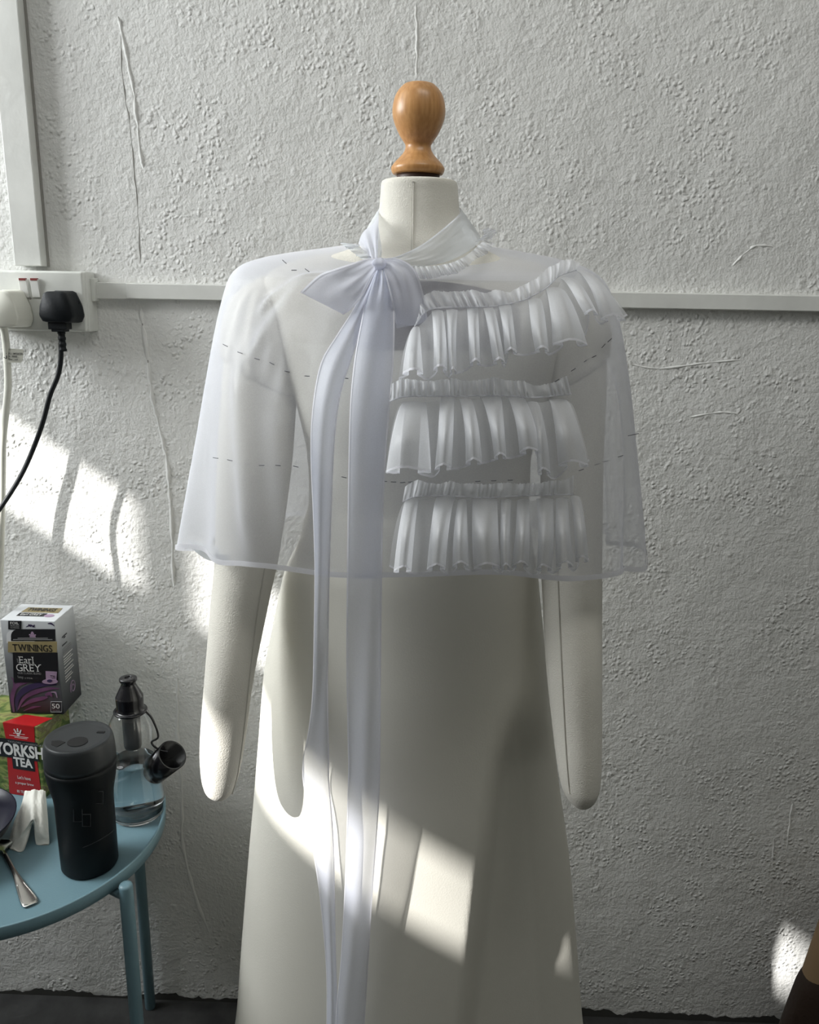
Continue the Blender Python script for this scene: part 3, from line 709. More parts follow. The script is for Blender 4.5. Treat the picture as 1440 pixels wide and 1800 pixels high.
# collar band round the neck, crossing to the knot
def ring3(pts): return catmull(np.array([at(x, y, Y+.03) for x, y, Y in pts]), 7)
upper = ring3([(676, 456, -.437), (705, 448, -.432), (745, 428, -.420), (785, 397, -.395), (809, 374, -.358), (806, 364, -.31), (775, 358, -.285), (735, 356, -.280), (698, 358, -.285), (670, 364, -.31), (664, 378, -.355), (667, 410, -.398), (671, 440, -.428), (668, 458, -.437)])
lower = ring3([(678, 466, -.440), (710, 470, -.442), (760, 466, -.436), (805, 452, -.415), (840, 428, -.375), (838, 408, -.31), (790, 398, -.265), (735, 395, -.258), (685, 398, -.265), (645, 408, -.31), (636, 424, -.372), (646, 444, -.408), (656, 456, -.430), (664, 466, -.440)])
P = np.array([[u*(1-t)+l*t+np.array([0, -.004*math.sin(PI*t)+.0018*math.sin(9*t*PI+i*.3), 0]) for t in np.linspace(0, 1, 12)] for i, (u, l) in enumerate(zip(upper, lower))])
cl = mk('collar_band', *grid(P), M['collar'], ck, True)
mk('collar_edge', *grid(np.stack([upper+[0, -.0008, 0], upper+[0, -.0010, -.0022]])), M['hem'], cl, True)
# pleated loop of the collar rising left of the knot
PL = []
for k_, (x0, y0, x1, y1) in enumerate([(666, 378, 664, 456), (658, 390, 662, 457), (650, 398, 660, 458), (640, 406, 657, 460), (634, 416, 655, 461), (630, 428, 654, 463)]):
    PL.append([at(x0+(x1-x0)*t, y0+(y1-y0)*t, -.345-.065*t-(.010 if k_ % 2 else 0)*math.sin(PI*t)) for t in np.linspace(0, 1, 8)])
PLs = np.array([catmull(np.array(PL)[:, j], 5) for j in range(8)])
mk('collar_pleats', *grid(PLs), M['bow'], cl, True)
nf = gathered([(712, 466), (745, 468), (785, 464), (815, 452), (838, 434), (852, 420)], [(716, 480), (750, 486), (790, 480), (822, 466), (850, 448), (868, 428)], 15, .010, .014, zoom=False)
mk('neck_frill', *grid(nf), M['header'], ck, True)
nf = gathered([(655, 455), (640, 440), (628, 430)], [(640, 456), (615, 440), (602, 426)], 4, .008, .012, zoom=False)
mk('neck_frill', *grid(nf), M['collar'], ck, True)
nf = gathered([(835, 425), (850, 414), (848, 404)], [(862, 420), (872, 408), (858, 400)], 4, .006, .010, zoom=False)
mk('neck_frill', *grid(nf), M['cape'], ck, True)

# bow: two loops, knot, two long ties
def loop(lines, Y0, bulge, name):
    """lines: edge-to-edge chords from the knot to the folded end; the ribbon returns behind itself"""
    n_ = len(lines); seq = []
    for i, (a, b) in enumerate(lines):
        t = i/(n_-1); seq.append((a, b, Y0-bulge*math.sin(PI*min(1, t*.92)**.8)-.004))
    for i in range(n_-2, -1, -1):
        a, b = lines[i]; t = i/(n_-1); k_ = .985
        m_ = ((a[0]+b[0])/2, (a[1]+b[1])/2)
        seq.append(((m_[0]+(a[0]-m_[0])*k_, m_[1]+(a[1]-m_[1])*k_), (m_[0]+(b[0]-m_[0])*k_, m_[1]+(b[1]-m_[1])*k_), Y0+.003+.006*math.sin(PI*t)))
    A = catmull(np.array([[*a, Y] for a, b, Y in seq]), 7); B = catmull(np.array([[*b, Y] for a, b, Y in seq]), 7)
    P = []
    for i, (u, v) in enumerate(zip(A, B)):
        fr = abs(1-2*i/(len(A)-1)); row = []
        for t in np.linspace(0, 1, 15):
            q = u*(1-t)+v*t
            row.append(at(q[0], q[1], q[2]-.007*math.sin(PI*t)*(1-fr)-.0045*fr*math.sin(t*PI*4+.5)))
        P.append(row)
    P = np.array(P); o = mk(name, *grid(P), M['bow'], ck, True)
    for j, jj in ((0, 1), (-1, -2)):
        d = P[:, jj]-P[:, j]; d /= np.linalg.norm(d, axis=1)[:, None]
        mk('ribbon_edge', *grid(np.stack([P[:, j]+[0, -.0008, 0], P[:, j]+d*.0022+[0, -.0008, 0]])), M['hem'], o, True)
    return o
YB = torso.front(670, 470, .055)[1]
loop([((664, 455), (668, 468)), ((645, 455), (655, 487)), ((618, 463), (645, 508)), ((588, 473), (630, 530)), ((560, 484), (616, 545)), ((528, 514), (604, 553))], YB, .030, 'bow_loop')
loop([((672, 470), (672, 454)), ((677, 483), (701, 455)), ((683, 506), (729, 473)), ((690, 536), (744, 514)), ((694, 560), (750, 548)), ((697, 577), (753, 568))], YB, .022, 'bow_loop')
kn = []
for t in np.linspace(0, 2*PI, 20, endpoint=False):
    kn.append([at(666+ (9+2*math.sin(v*PI))*math.cos(t)*(.7+.5*math.sin(PI*v)), 453+v*22, YB-.012-.012*math.sin(PI*v)*math.sin(t)+.001*math.sin(5*t)) for v in np.linspace(0, 1, 9)])
mk('bow_knot', *grid(np.array(kn), True, False), M['bow'], ck, True)
lt_l = [(660, 468), (640, 505), (620, 545), (590, 592), (563, 640), (549, 720), (546, 800), (550, 900), (553, 1000), (552, 1100), (549, 1220), (541, 1290), (533, 1330), (532, 1370), (541, 1422), (551, 1499), (561, 1568), (570, 1655), (574, 1725), (574, 1800), (573, 1880)]
lt_r = [(669, 470), (655, 520), (640, 560), (622, 620), (600, 690), (590, 760), (585, 850), (580, 1000), (578, 1100), (577, 1200), (578, 1280), (579, 1330), (579, 1370), (583, 1420), (587, 1480), (589, 1568), (590, 1640), (592, 1720), (593, 1750), (594, 1800), (594, 1880)]
rt_l = [(664, 470), (645, 520), (632, 580), (622, 640), (615, 720), (612, 850), (610, 1000), (609, 1150), (611, 1300), (612, 1360), (608, 1500), (604, 1600), (598, 1700), (592, 1760), (590, 1800), (586, 1880)]
rt_r = [(676, 470), (690, 505), (694, 560), (692, 640), (685, 720), (679, 800), (674, 900), (672, 1000), (670, 1150), (669, 1300), (667, 1400), (662, 1480), (656, 1560), (651, 1640), (645, 1740), (641, 1800), (636, 1880)]
def resample(pl, ys):
    C = catmull(np.array(pl, float), 8); return [np.interp(y, C[:, 1], C[:, 0]) for y in ys]
def tie(l, r, gap, name, ph):
    ys = np.arange(470, 1881, 14.0); XL_, XR = resample(l, ys), resample(r, ys); P = []
    for y, a, b in zip(ys, XL_, XR):
        row = []
        for t in np.linspace(0, 1, 13):
            x = a+(b-a)*t
            if y < 985: Y = cape.front(x, y, gap)[1]-max(0, .012*(1-(y-470)/60.))
            else:
                Yc_ = cape.front(x, 985, gap)[1]; q = gown.front(x, y, gap+.004); k_ = np.clip((y-985)/420., 0, 1); k_ = k_*k_*(3-2*k_)
                Y = min(Yc_, q[1]-.012)*(1-k_)+(q[1]-.018*np.clip((1900-y)/450., .2, 1))*k_
            fold = np.clip((560-y)/90., 0, 1)*.006*math.sin(t*PI*4)+.0022*math.sin(t*PI*2+y*.006+ph)+.004*math.cos(PI*(t-.5)*1.2)
            row.append(at(x, y, Y-fold))
        P.append(row)
    P = np.array(P); o = mk(name, *grid(P), M['tail'], ck, True)
    for j, jj in ((0, 1), (-1, -2)):
        d = P[:, jj]-P[:, j]; d /= np.linalg.norm(d, axis=1)[:, None]
        mk('ribbon_edge', *grid(np.stack([P[:, j]+[0, -.0006, 0], P[:, j]+d*.0016+[0, -.0006, 0]])), M['hem'], o, True)
tie(lt_l, lt_r, .010, 'neck_tie', .4)
tie(rt_l, rt_r, .018, 'neck_tie', 2.0)

# ================================================================== SIDE TABLE
TC = np.array([-.614, -.2225]); TR = .2195; ZT = .54; ZF = .52
tb = thing('side_table', 'round blue metal tray table on tubular legs beside the gown', 'side table', (TC[0], TC[1], 0))
mk('tray_top', *lathe([(.0001, ZF-.003), (TR-.004, ZF-.003), (TR, ZF), (TR+.001, ZT-.001), (TR, ZT), (TR-.0022, ZT), (TR-.003, ZT-.001), (TR-.0035, ZF+.003), (TR-.007, ZF), (.0001, ZF)], (TC[0], TC[1], 0), 128, False, False), M['tray'], tb, True)
lx = atz(220, 1545, ZT)
ang0 = math.atan2(lx[1]-TC[1], lx[0]-TC[0])
for k_ in range(4):
    a = ang0+k_*PI/2+(.0 if k_ != 1 else -.0); r_ = TR+.0125
    if k_ == 0: p0 = np.array([lx[0], lx[1]])
    else: p0 = TC+np.array([math.cos(a), math.sin(a)])*r_
    if p0[1] > -.02: p0[1] = -.02
    V, f = lathe([(.0085, 0), (.0095, .002), (.0095, ZT-.012), (.0085, ZT-.009), (.004, ZT-.008)], (p0[0], p0[1], 0), 18)
    lg = mk('leg', V, f, M['tray'], tb, True)
    dr = np.array([TC[0]-p0[0], TC[1]-p0[1], 0]); dr /= np.linalg.norm(dr)
    mk('bracket', *tube([np.array([p0[0], p0[1], ZF-.010]), np.array([p0[0], p0[1], ZF-.010])+dr*.05], .006, 10), M['tray'], lg, True)
q1 = TC+np.array([math.cos(ang0), math.sin(ang0)])*(TR-.03); q2 = TC-np.array([math.cos(ang0), math.sin(ang0)])*(TR-.03)
r1 = TC+np.array([-math.sin(ang0), math.cos(ang0)])*(TR-.03); r2 = TC-np.array([-math.sin(ang0), math.cos(ang0)])*(TR-.03)
mk('cross_bar', *join([tube([(*q1, ZF-.011), (*q2, ZF-.011)], .006, 10), tube([(*r1, ZF-.011), (*r2, ZF-.011)], .006, 10)]), M['tray'], tb, True)

# ---- travel mug
mb = atz(139, 1549, ZF)+np.array([0, .0385, 0])
mg = thing('travel_mug', 'matte black travel mug with a sip hole lid standing on the blue table', 'mug', (mb[0], mb[1], ZF))
bodyp = [(.034, 0), (.0375, .0012), (.039, .004), (.0392, .03), (.0395, .075), (.0395, .105), (.0405, .118), (.0435, .133), (.0462, .148), (.0475, .160), (.0478, .166)]
mbody = mk('body', *lathe([(r_, ZF+z) for r_, z in bodyp], (mb[0], mb[1], 0), 64), M['mug'], mg, True)
lid = [(.0472, .1668), (.0476, .175), (.0470, .188), (.0455, .199), (.0440, .2035), (.0425, .2045), (.040, .2030), (.032, .2025), (.0001, .2025)]
LV, Lf = lathe([(r_, ZF+z) for r_, z in lid], (mb[0], mb[1], 0), 64, True, False)
ml = mk('lid', LV, Lf, M['mug_lid'], mg, True)
hp = np.array([mb[0]+.004, mb[1]-.012, ZF+.2028])
hv = [(hp[0]+.0135*math.cos(t), hp[1]+.0125*math.sin(t), hp[2]) for t in np.linspace(0, 2*PI, 28, endpoint=False)]
mk('sip_hole', np.array(hv+[(x, y, z+.0004) for x, y, z in hv]), [tuple(range(28, 56))]+[(i, (i+1) % 28, 28+(i+1) % 28, 28+i) for i in range(28)], M['hole'], ml)
mk('vent_slot', *span(mb[0]+.020, mb[0]+.031, mb[1]+.013, mb[1]+.0175, ZF+.2024, ZF+.2033, .0003), M['hole'], ml)
cr = [(hp[0]-.016, hp[1]-.002), (hp[0]-.026, hp[1]+.002), (hp[0]-.036, hp[1]+.0), (hp[0]-.032, hp[1]-.010), (hp[0]-.022, hp[1]-.015)]
mk('thumb_recess', *prism([(x, y) for x, y in cr], (0, 0, ZF+.2025), (1, 0, 0), (0, 1, 0), .0006), M['hole'], ml)
# raised squares moulded on the grip
for k_, (pxx, pyy, s_) in enumerate([(142, 1407, 16), (174, 1402, 14), (137, 1433, 15), (152, 1442, 14)]):
    Pm = []
    for (dx, dy) in ((-1, -1), (1, -1), (1, 1), (-1, 1), (-1, -1)):
        x, y = pxx+dx*s_*.5, pyy+dy*s_*.75
        Y = mb[1]-.03
        for _ in range(10):
            p = at(x, y, Y); Y = mb[1]-math.sqrt(max(1e-6, .0398**2-(p[0]-mb[0])**2))
        Pm.append(at(x, y, Y))
    mk('raised_square', *tube(np.array(Pm), .0007, 6), M['mug_lid'], mbody, True)
gp = [(mb[0]+.0398*math.cos(t), mb[1]+.0398*math.sin(t), ZF+.052+.008*math.sin((t+PI/2)*1.5)) for t in np.linspace(-PI*.42, -.05, 16)]
mk('grip_line', *tube(np.array(gp), .0005, 5), M['mug_lid'], mbody, True)

# ---- water bottle
bb = atz(229, 1452, ZF)+np.array([0, .035, 0])
bt = thing('water_bottle', 'clear waisted water bottle with black filter cap, half full, behind the black mug', 'bottle', (bb[0], bb[1], ZF))
zs = lambda y: at(229, y, bb[1])[2]
bprof = [(.026, ZF+.0005), (.034, ZF+.003), (.0395, zs(1432)+.008), (.0418, zs(1402)), (.0400, zs(1380)), (.0355, zs(1355)), (.0330, zs(1332)), (.0345, zs(1315)), (.0368, zs(1296)), (.0362, zs(1282)), (.0325, zs(1268)), (.0265, zs(1255)), (.0205, zs(1247)), (.0190, zs(1243))]
outer = catmull(bprof, 5)
inner = outer[::-1].copy(); inner[:, 0] -= .0010; inner = inner[inner[:, 1] > ZF+.0035]
V, f = lathe(list(map(tuple, outer))+list(map(tuple, inner))+[(.0002, ZF+.006)], (bb[0], bb[1], 0), 64, True, True)
mk('bottle_body', V, f, M['glass'], bt, True)
zw = zs(1333)
wprof = [(r_-.0013, z) for r_, z in outer if ZF+.004 < z < zw]; wprof = [(.0002, ZF+.0045)]+wprof+[(np.interp(zw, outer[:, 1], outer[:, 0])-.0013, zw), (.0002, zw)]
mk('water', *lathe(wprof, (bb[0], bb[1], 0), 64), M['water'], bt, True)
cx_ = at(212, 1230, bb[1])[0]
capz = lambda y: at(212, y, bb[1])[2]
cp = catmull([(.0245, capz(1250)), (.0250, capz(1247)), (.0205, capz(1244)), (.0205, capz(1225)), (.0195, capz(1221)), (.0150, capz(1211)), (.0112, capz(1203)), (.0110, capz(1199)), (.0130, capz(1195)), (.0125, capz(1191)), (.006, capz(1190)), (.0045, capz(1193))], 4)
bc = mk('filter_cap', *lathe(list(map(tuple, cp)), (bb[0], bb[1], 0), 40), M['black_gloss'], bt, True)
mk('filter', *lathe([(.0125, zs(1312)), (.0135, zs(1308)), (.0135, zs(1250)), (.012, zs(1247))], (bb[0], bb[1], 0), 30), M['filter'], bt, True)
# spare cap hanging from its strap
tc0 = at(270, 1356, bb[1]+.008); tc1 = at(303, 1327, bb[1]-.012)
ax = tc1-tc0; L_ = np.linalg.norm(ax); ax /= L_
mk('loose_cap', *lathe([(.0001, 0), (.0195, 0), (.0212, .002), (.0235, L_), (.0212, L_), (.0190, .004), (.0001, .004)], tc0, 36, False, False, axis=ax), M['black_gloss'], bt, True)
mk('cap_strap', *tube(catmull([np.array([bb[0]+.022, bb[1], capz(1247)]), np.array([bb[0]+.034, bb[1]-.002, capz(1262)]), np.array([bb[0]+.042, bb[1]-.004, capz(1290)]), at(266, 1305, bb[1]-.01), at(280, 1318, bb[1]-.012), at(296, 1322, bb[1]-.012)], 6), .0016, 8), M['black_gloss'], bt, True)

# ---- the lower tea box (meadow print, red panel)
XA, XZ = np.array([1.0, 0, 0]), np.array([0, 0, 1.0])
fr = atz(75, 1404, ZF); fl = atz(5, 1393, ZF)
uA = np.array([fr[0]-fl[0], fr[1]-fl[1], 0]); uA /= np.linalg.norm(uA); vA = np.array([-uA[1], uA[0], 0])   # vA into depth
yb0 = fr+uA*.004; yW, yD, yH = .128, .082, .130
c0 = yb0-uA*yW     # front left bottom
tA = thing('tea_box', 'red and green printed tea box lying under the purple tea box on the blue table', 'tea box', (c0+uA*yW/2+vA*yD/2)[:3], 'tea boxes on the blue table')
Rm = np.stack([uA, vA, XZ], 1)
cen = c0+uA*yW/2+vA*yD/2+XZ*yH/2
mk('carton', *box(cen, (yW, yD, yH), Rm, .0012), M['scenery'], tA)
def on_front(a, h, o=.0006): return c0+uA*a+XZ*h-vA*o
def px_front(px, py):
    """front-face coordinates (a, h) of a pixel"""
    d = FWD*F+RT*(px-720)-UP*(py-900); t = ((c0-CAM)@vA)/(d@vA); p = CAM+d*t-c0; return p@uA, p@XZ
rb = [px_front(17, 1393), px_front(74, 1404), px_front(62, 1310), px_front(60, 1275), px_front(5, 1268), px_front(11, 1300)]
rb = [(rb[0][0], .0008), (rb[1][0], .0008), (rb[2][0], rb[2][1]), (rb[3][0], yH), (rb[4][0], yH), (rb[5][0], rb[5][1])]
mk('red_panel', *prism(rb, c0-vA*.0002, uA, XZ, .0005), M['red_card'], tA)
rt_ = [(rb[4][0], 0), (rb[3][0], 0), (rb[3][0]+.012, .03), (rb[4][0]+.018, .03)]
mk('red_panel', *prism(rt_, c0+XZ*(yH+.0001), uA, vA, .0004), M['red_card'], tA)
def plate(name, x0, y0, x1, y1, m, o, parent):
    a, h1 = px_front(x0, y0); b, h0 = px_front(x1, y1)
    mk(name, *prism([(a, h0), (b, h0), (b, h1), (a, h1)], c0-vA*(o), uA, XZ, .0004), m, parent); return a, b, h0, h1
mk('name_plate', *prism([(.001, px_front(0, 1328)[1]), (yW-.002, px_front(0, 1328)[1]), (yW-.002, px_front(0, 1296)[1]), (.001, px_front(0, 1296)[1])], c0-vA*.0008, uA, XZ, .0005), M['black_ink'], tA)
a0, h0 = px_front(24, 1350); a1, _ = px_front(62, 1350); hh1 = px_front(0, 1327)[1]
mk('name_plate', *prism([(a0, h0), (a1, h0), (a1, hh1), (a0, hh1)], c0-vA*.0008, uA, XZ, .0005), M['black_ink'], tA)
ay, hy = px_front(-7, 1323); az_, _ = px_front(57, 1330)
w_per = (az_-ay)/5.0
text('lettering', 'YORKSHIRE', on_front(ay, px_front(0, 1324)[1], .0016), uA, XZ, w_per*9.0, px_front(0, 1302.5)[1]-px_front(0, 1324)[1], M['white_ink'], tA, .035)
ta, th = px_front(26, 1346); tb2, _ = px_front(59, 1347)
text('lettering', 'TEA', on_front(ta, th+.001, .0016), uA, XZ, tb2-ta, .0165, M['white_ink'], tA, .035)
ta, th = px_front(15, 1304); tb2, _ = px_front(70, 1308)
text('lettering', 'TAYLORS of HARROGATE', on_front(ta, px_front(0, 1301.5)[1], .0016), uA, XZ, tb2-ta+.01, .0034, M['grey_ink'], tA, .01)
ta, th = px_front(32, 1368); text('lettering', "Let's have", on_front(ta, th, .0012), uA, XZ, .024, .0062, M['white_ink'], tA, .01)
ta, th = px_front(28, 1376); text('lettering', 'a proper brew', on_front(ta, th-.002, .0012), uA, XZ, .034, .0062, M['white_ink'], tA, .01)
ta, th = px_front(31, 1392); text('lettering', '80 TEA BAGS', on_front(ta, th, .0012), uA, XZ, .030, .0050, M['white_ink'], tA, .01)
# little three-plume crest and its fine print
ca, chh = px_front(32, 1283)
cre = []
for dx, rot in ((0, 0), (-.004, .5), (.004, -.5)):
    for k_ in range(3):
        cre.append(lathe([(.0016-.0003*k_, 0), (.0012, .0006)], on_front(ca+dx*(1+.25*k_)+0*rot, chh-.002+.0022*k_-(abs(dx)*.4), .0012), 8, axis=-vA))
cre.append(box(on_front(ca, chh-.0065, .001), (.006, .0008, .0022), Rm)); cre.append(box(on_front(ca, chh-.0098, .001), (.0045, .0008, .0018), Rm))
mk('crest', *join(cre), M['white_ink'], tA)
for k_, (x0, x1, y) in enumerate(((24, 44, 1290), (17, 50, 1293), (26, 48, 1296))):
    a, h = px_front(x0, y-1.5+k_*.6); b, _ = px_front(x1, y); mk('fine_print', *prism([(a, h), (b, h), (b, h+.0007), (a, h+.0007)], c0-vA*.0005, uA, XZ, .0004), M['white_ink'], tA)

# ---- the upper tea box (white fading to black, gold band)
ZB = ZF+yH+.0006
e0 = atz(19, 1253, ZB); e1 = atz(112, 1256, ZB)
uB = np.array([e1[0]-e0[0], e1[1]-e0[1], 0]); eW = np.linalg.norm(uB); uB /= eW; vB = np.array([-uB[1], uB[0], 0]); eD, eH = .070, .163
Rb = np.stack([uB, vB, XZ], 1); eo = e0.copy()
tB = thing('tea_box', 'tall purple and white tea box with gold band, standing on the red tea box', 'tea box', eo+uB*eW/2+vB*eD/2, 'tea boxes on the blue table')
cenB = eo+uB*eW/2+vB*eD/2+XZ*eH/2
def local_grad(name, bottom, top, mid):
    return gradient_print(name, 0.0, eH, bottom, top, mid)
mk('carton', *box(cenB, (eW, eD, eH), Rb, .0010), local_grad('fading_card', (.008, .007, .012), (.66, .68, .70), (.56, (.20, .21, .22))), tB)
def pf(px, py):
    d = FWD*F+RT*(px-720)-UP*(py-900); t = ((eo-CAM)@vB)/(d@vB); p = CAM+d*t-eo; return np.array([p@uB, p@XZ])
def fplate(name, poly, m, o, parent=tB, th=.0004):
    return mk(name, *prism([pf(*q) for q in poly], eo-vB*o, uB, XZ, th), m, parent)
def round_px(x0, y0, x1, y1, r=5, tl=True, tr=True):
    P = [(x0, y1), (x1, y1)]
    P += [(x1-r+r*math.cos(a), y0+r-r*math.sin(a)) for a in np.linspace(0, PI/2, 6)] if tr else [(x1, y0)]
    P += [(x0+r+r*math.cos(a), y0+r-r*math.sin(a)) for a in np.linspace(PI/2, PI, 6)] if tl else [(x0, y0)]
    return P
fplate('foil_badge', [(15, 1106), (38, 1106), (38, 1091), (15, 1091)], M['black_ink'], .0006)
def ftext(s, x0, y0, x1, y1, m, o=.0016, bold=.01, name='lettering', serif=False):
    a = pf(x0, y1); b = pf(x1, y1); c_ = pf(x0, y0)
    if serif: return serif_text(name, s, eo+uB*a[0]+XZ*a[1]-vB*o, uB, XZ, b[0]-a[0], c_[1]-a[1], m, tB, stem=bold)
    return text(name, s, eo+uB*a[0]+XZ*a[1]-vB*o, uB, XZ, b[0]-a[0], c_[1]-a[1], m, tB, bold)
ftext('FOIL', 19, 1092.5, 34, 1096.5, M['white_ink']); ftext('SEALED', 19, 1097.5, 35, 1100.5, M['grey_ink']); ftext('FOR FRESHNESS', 19, 1101.5, 35, 1104, M['grey_ink'])
fplate('white_swash', round_px(12, 1108, 62, 1130, 9, True, False), M['box_white'], .0006)
fplate('crest_plate', round_px(20, 1105.5, 98, 1126, 12, True, False), M['black_ink'], .0010)
# crest of the tea house
cb = pf(58, 1115); cr_ = [box(eo+uB*cb[0]+XZ*(cb[1]+dz)-vB*.0016, (wd, .0006, hh), Rb) for dz, wd, hh in ((-.0035, .0095, .0018), (-.001, .0075, .0026), (.002, .0050, .0022), (.0042, .0026, .0018))]
cr_ += [lathe([(.0013, 0), (.001, .0005)], eo+uB*(cb[0]+dx)+XZ*(cb[1]-.0005)-vB*.0016, 8, axis=-vB) for dx in (-.0045, .0045)]
mk('crest', *join(cr_), M['lilac_ink'], tB)
for x0, x1, y in ((32, 85, 1121), (24, 93, 1123.5)):
    fplate('fine_print', [(x0, y+.5), (x1, y+.5), (x1, y-.4), (x0, y-.4)], M['grey_ink'], .0016)
fplate('gold_band', [(15, 1146), (101, 1146), (101, 1127), (15, 1127)], M['gold_ink'], .0014)
ftext('TWININGS', 24, 1131, 93, 1143, M['black_ink'], .0022, .012, serif=True)
fplate('black_panel', [(25, 1199), (103, 1199), (102, 1147), (23, 1147)], M['black_ink'], .0010)
ftext('Earl', 34, 1153, 61, 1165, M['white_ink'], bold=-.004, serif=True); ftext('GREY', 30, 1166, 74, 1179, M['white_ink'], bold=-.004, serif=True)
ftext('THE', 31, 1157, 33.5, 1164, M['grey_ink']); ftext('OUR CLASSIC BLEND', 32, 1180.5, 73, 1184, M['grey_ink'], bold=0)
ftext('Twinings', 32, 1187, 42, 1193, M['grey_ink'], bold=0); ftext('1706', 45, 1190, 58, 1192.5, M['grey_ink'], bold=0)
# lilac tea cup shaped like a tall hat
fplate('tea_cup', [(82, 1196), (100, 1196), (101, 1180), (81, 1179)], M['lilac_ink'], .0016)
sau = [(89+14*math.cos(t), 1197+4.5*math.sin(t)) for t in np.linspace(0, 2*PI, 20, endpoint=False)]
fplate('saucer', sau[::-1], M['lilac_ink'], .0020)
fplate('cup_shadow', [(84+9*(.5+.5*math.cos(t)), 1195.5+2.6*math.sin(t)) for t in np.linspace(2*PI, 0, 14, endpoint=False)], M['indigo_ink'], .0026)
ftext('T29', 90, 1186, 98, 1192, M['black_ink'], .0024, 0)
# purple ribbons sweeping over the lower half
def sweep(pts, wds, m, o):
    C = catmull(np.array(pts, float), 8); W = np.interp(np.linspace(0, 1, len(C)), np.linspace(0, 1, len(wds)), wds)
    Tn = np.gradient(C, axis=0); Tn /= np.linalg.norm(Tn, axis=1)[:, None]; Nn = np.stack([-Tn[:, 1], Tn[:, 0]], 1)
    A, B = C+Nn*W[:, None]/2, C-Nn*W[:, None]/2
    toP = lambda q: eo+uB*np.clip(pf(*q)[0], .0003, eW-.0003)+XZ*np.clip(pf(*q)[1], .0003, eH)-vB*o
    mk('purple_swirl', *grid(np.array([[toP(a), toP(b)] for a, b in zip(A, B)])), m, tB)
sweep([(25, 1251), (22, 1225), (30, 1205), (50, 1199)], (3, 7, 8, 2), M['purple_ink'], .0009)
sweep([(30, 1250), (31, 1228), (45, 1212), (72, 1203), (100, 1203)], (3, 8, 11, 9, 2), M['indigo_ink'], .0008)
sweep([(32, 1247), (42, 1228), (62, 1216), (88, 1210), (104, 1210)], (2, 6, 8, 5, 1), M['purple_ink'], .0010)
sweep([(38, 1242), (55, 1232), (75, 1227), (84, 1225)], (2, 7, 7, 2), M['purple_ink'], .0009)
sweep([(42, 1249), (58, 1243), (72, 1241)], (1, 4, 1), M['purple_ink'], .0009)
sweep([(80, 1221), (88, 1219), (92, 1224)], (4, 7, 2), M['purple_ink'], .0012)
sweep([(90, 1216), (98, 1217), (101, 1226)], (1, 3, 1), M['lilac_ink'], .0012)
sweep([(20, 1190), (25, 1197), (24, 1210)], (1, 4, 1), M['purple_ink'], .0007)
# leaf sprigs near the top edge
for pts in ([(46, 1102), (54, 1099), (62, 1103)], [(84, 1096), (90, 1096), (97, 1101)], [(50, 1097), (55, 1102)], [(61, 1098), (58, 1103)], [(102, 1095), (99, 1102), (103, 1112), (101, 1122)]):
    sweep(pts, (1, 3.2, .6), M['indigo_ink'], .0005)
# "50" in its rounded frame
fr_ = [pf(x, y) for x, y in ((90, 1251), (109, 1251), (109, 1233), (90, 1233), (90, 1251))]
mk('count_frame', *tube(np.array([eo+uB*a+XZ*h-vB*.0010 for a, h in fr_]), .0006, 5), M['grey_ink'], tB)
ftext('50', 92.5, 1236, 106, 1244.5, M['white_ink'], bold=.01); ftext('TEA BAGS', 92.5, 1246.5, 106, 1248.5, M['grey_ink'], bold=0)
# printing on the lid
tz = eo+XZ*(eH+.0002)
mk('gold_band', *prism([(.017, .034), (.078, .034), (.076, .055), (.019, .055)], tz, uB, vB, .0003), M['gold_ink'], tB)
text('lettering', 'TWININGS', tz+uB*.024+vB*.038+XZ*.0008, uB, vB, .046, .014, M['black_ink'], tB, .02)
mk('black_panel', *prism([(.017, .018), (.062, .018), (.062, .031), (.017, .031)], tz, uB, vB, .0003), M['black_ink'], tB)
text('lettering', 'Earl GREY', tz+uB*.022+vB*.020+XZ*.0008, uB, vB, .034, .008, M['white_ink'], tB, .005)
mk('saucer', *prism([(.069+.008*math.cos(t), .022+.006*math.sin(t)) for t in np.linspace(0, 2*PI, 16, endpoint=False)], tz, uB, vB, .0004), M['lilac_ink'], tB)
# printing on the side
so0 = eo+uB*(eW+.0006)
for h, a, b, m_ in ((.127, .018, .036, 'black_ink'), (.124, .024, .030, 'black_ink'), (.113, .016, .034, 'black_ink'), (.106, .016, .046, 'grey_ink'), (.102, .016, .048, 'grey_ink'), (.098, .016, .046, 'grey_ink'), (.093, .016, .05, 'white_ink'), (.088, .016, .044, 'white_ink'), (.084, .016, .05, 'white_ink'), (.080, .016, .042, 'white_ink'), (.074, .016, .05, 'white_ink'), (.068, .016, .046, 'white_ink'), (.064, .016, .05, 'white_ink'), (.058, .016, .04, 'white_ink'), (.054, .016, .044, 'white_ink'), (.049, .016, .036, 'white_ink')):
    mk('fine_print', *prism([(a, h), (b, h+.0), (b, h+.0016), (a, h+.0016)], so0, vB, XZ, .0003), M[m_], tB)
spi = [so0+vB*(.040+(.003+.0016*t)*math.cos(t*2.2))+XZ*(.030+(.003+.0022*t)*math.sin(t*2.2)) for t in np.linspace(0, 4.5, 40)]
mk('spiral', *tube(np.array(spi), .0009, 5), M['lilac_ink'], tB)

# ---- bowl at the left edge
bz = atz(17, 1447, ZF+.055); bcx = bz[0]-.090
bo = thing('navy_bowl', 'dark navy glazed bowl at the left edge of the blue table', 'bowl', (bcx, bz[1], ZF))
pr_ = [(.028, 0), (.030, .004), (.036, .008), (.062, .020), (.081, .038), (.0895, .054), (.090, .056), (.0885, .056), (.079, .039), (.060, .023), (.024, .012), (.0001, .011)]
mk('bowl_body', *lathe([(r_, ZF+z) for r_, z in pr_], (bcx, bz[1], 0), 56, True, False), M['navy'], bo, True)
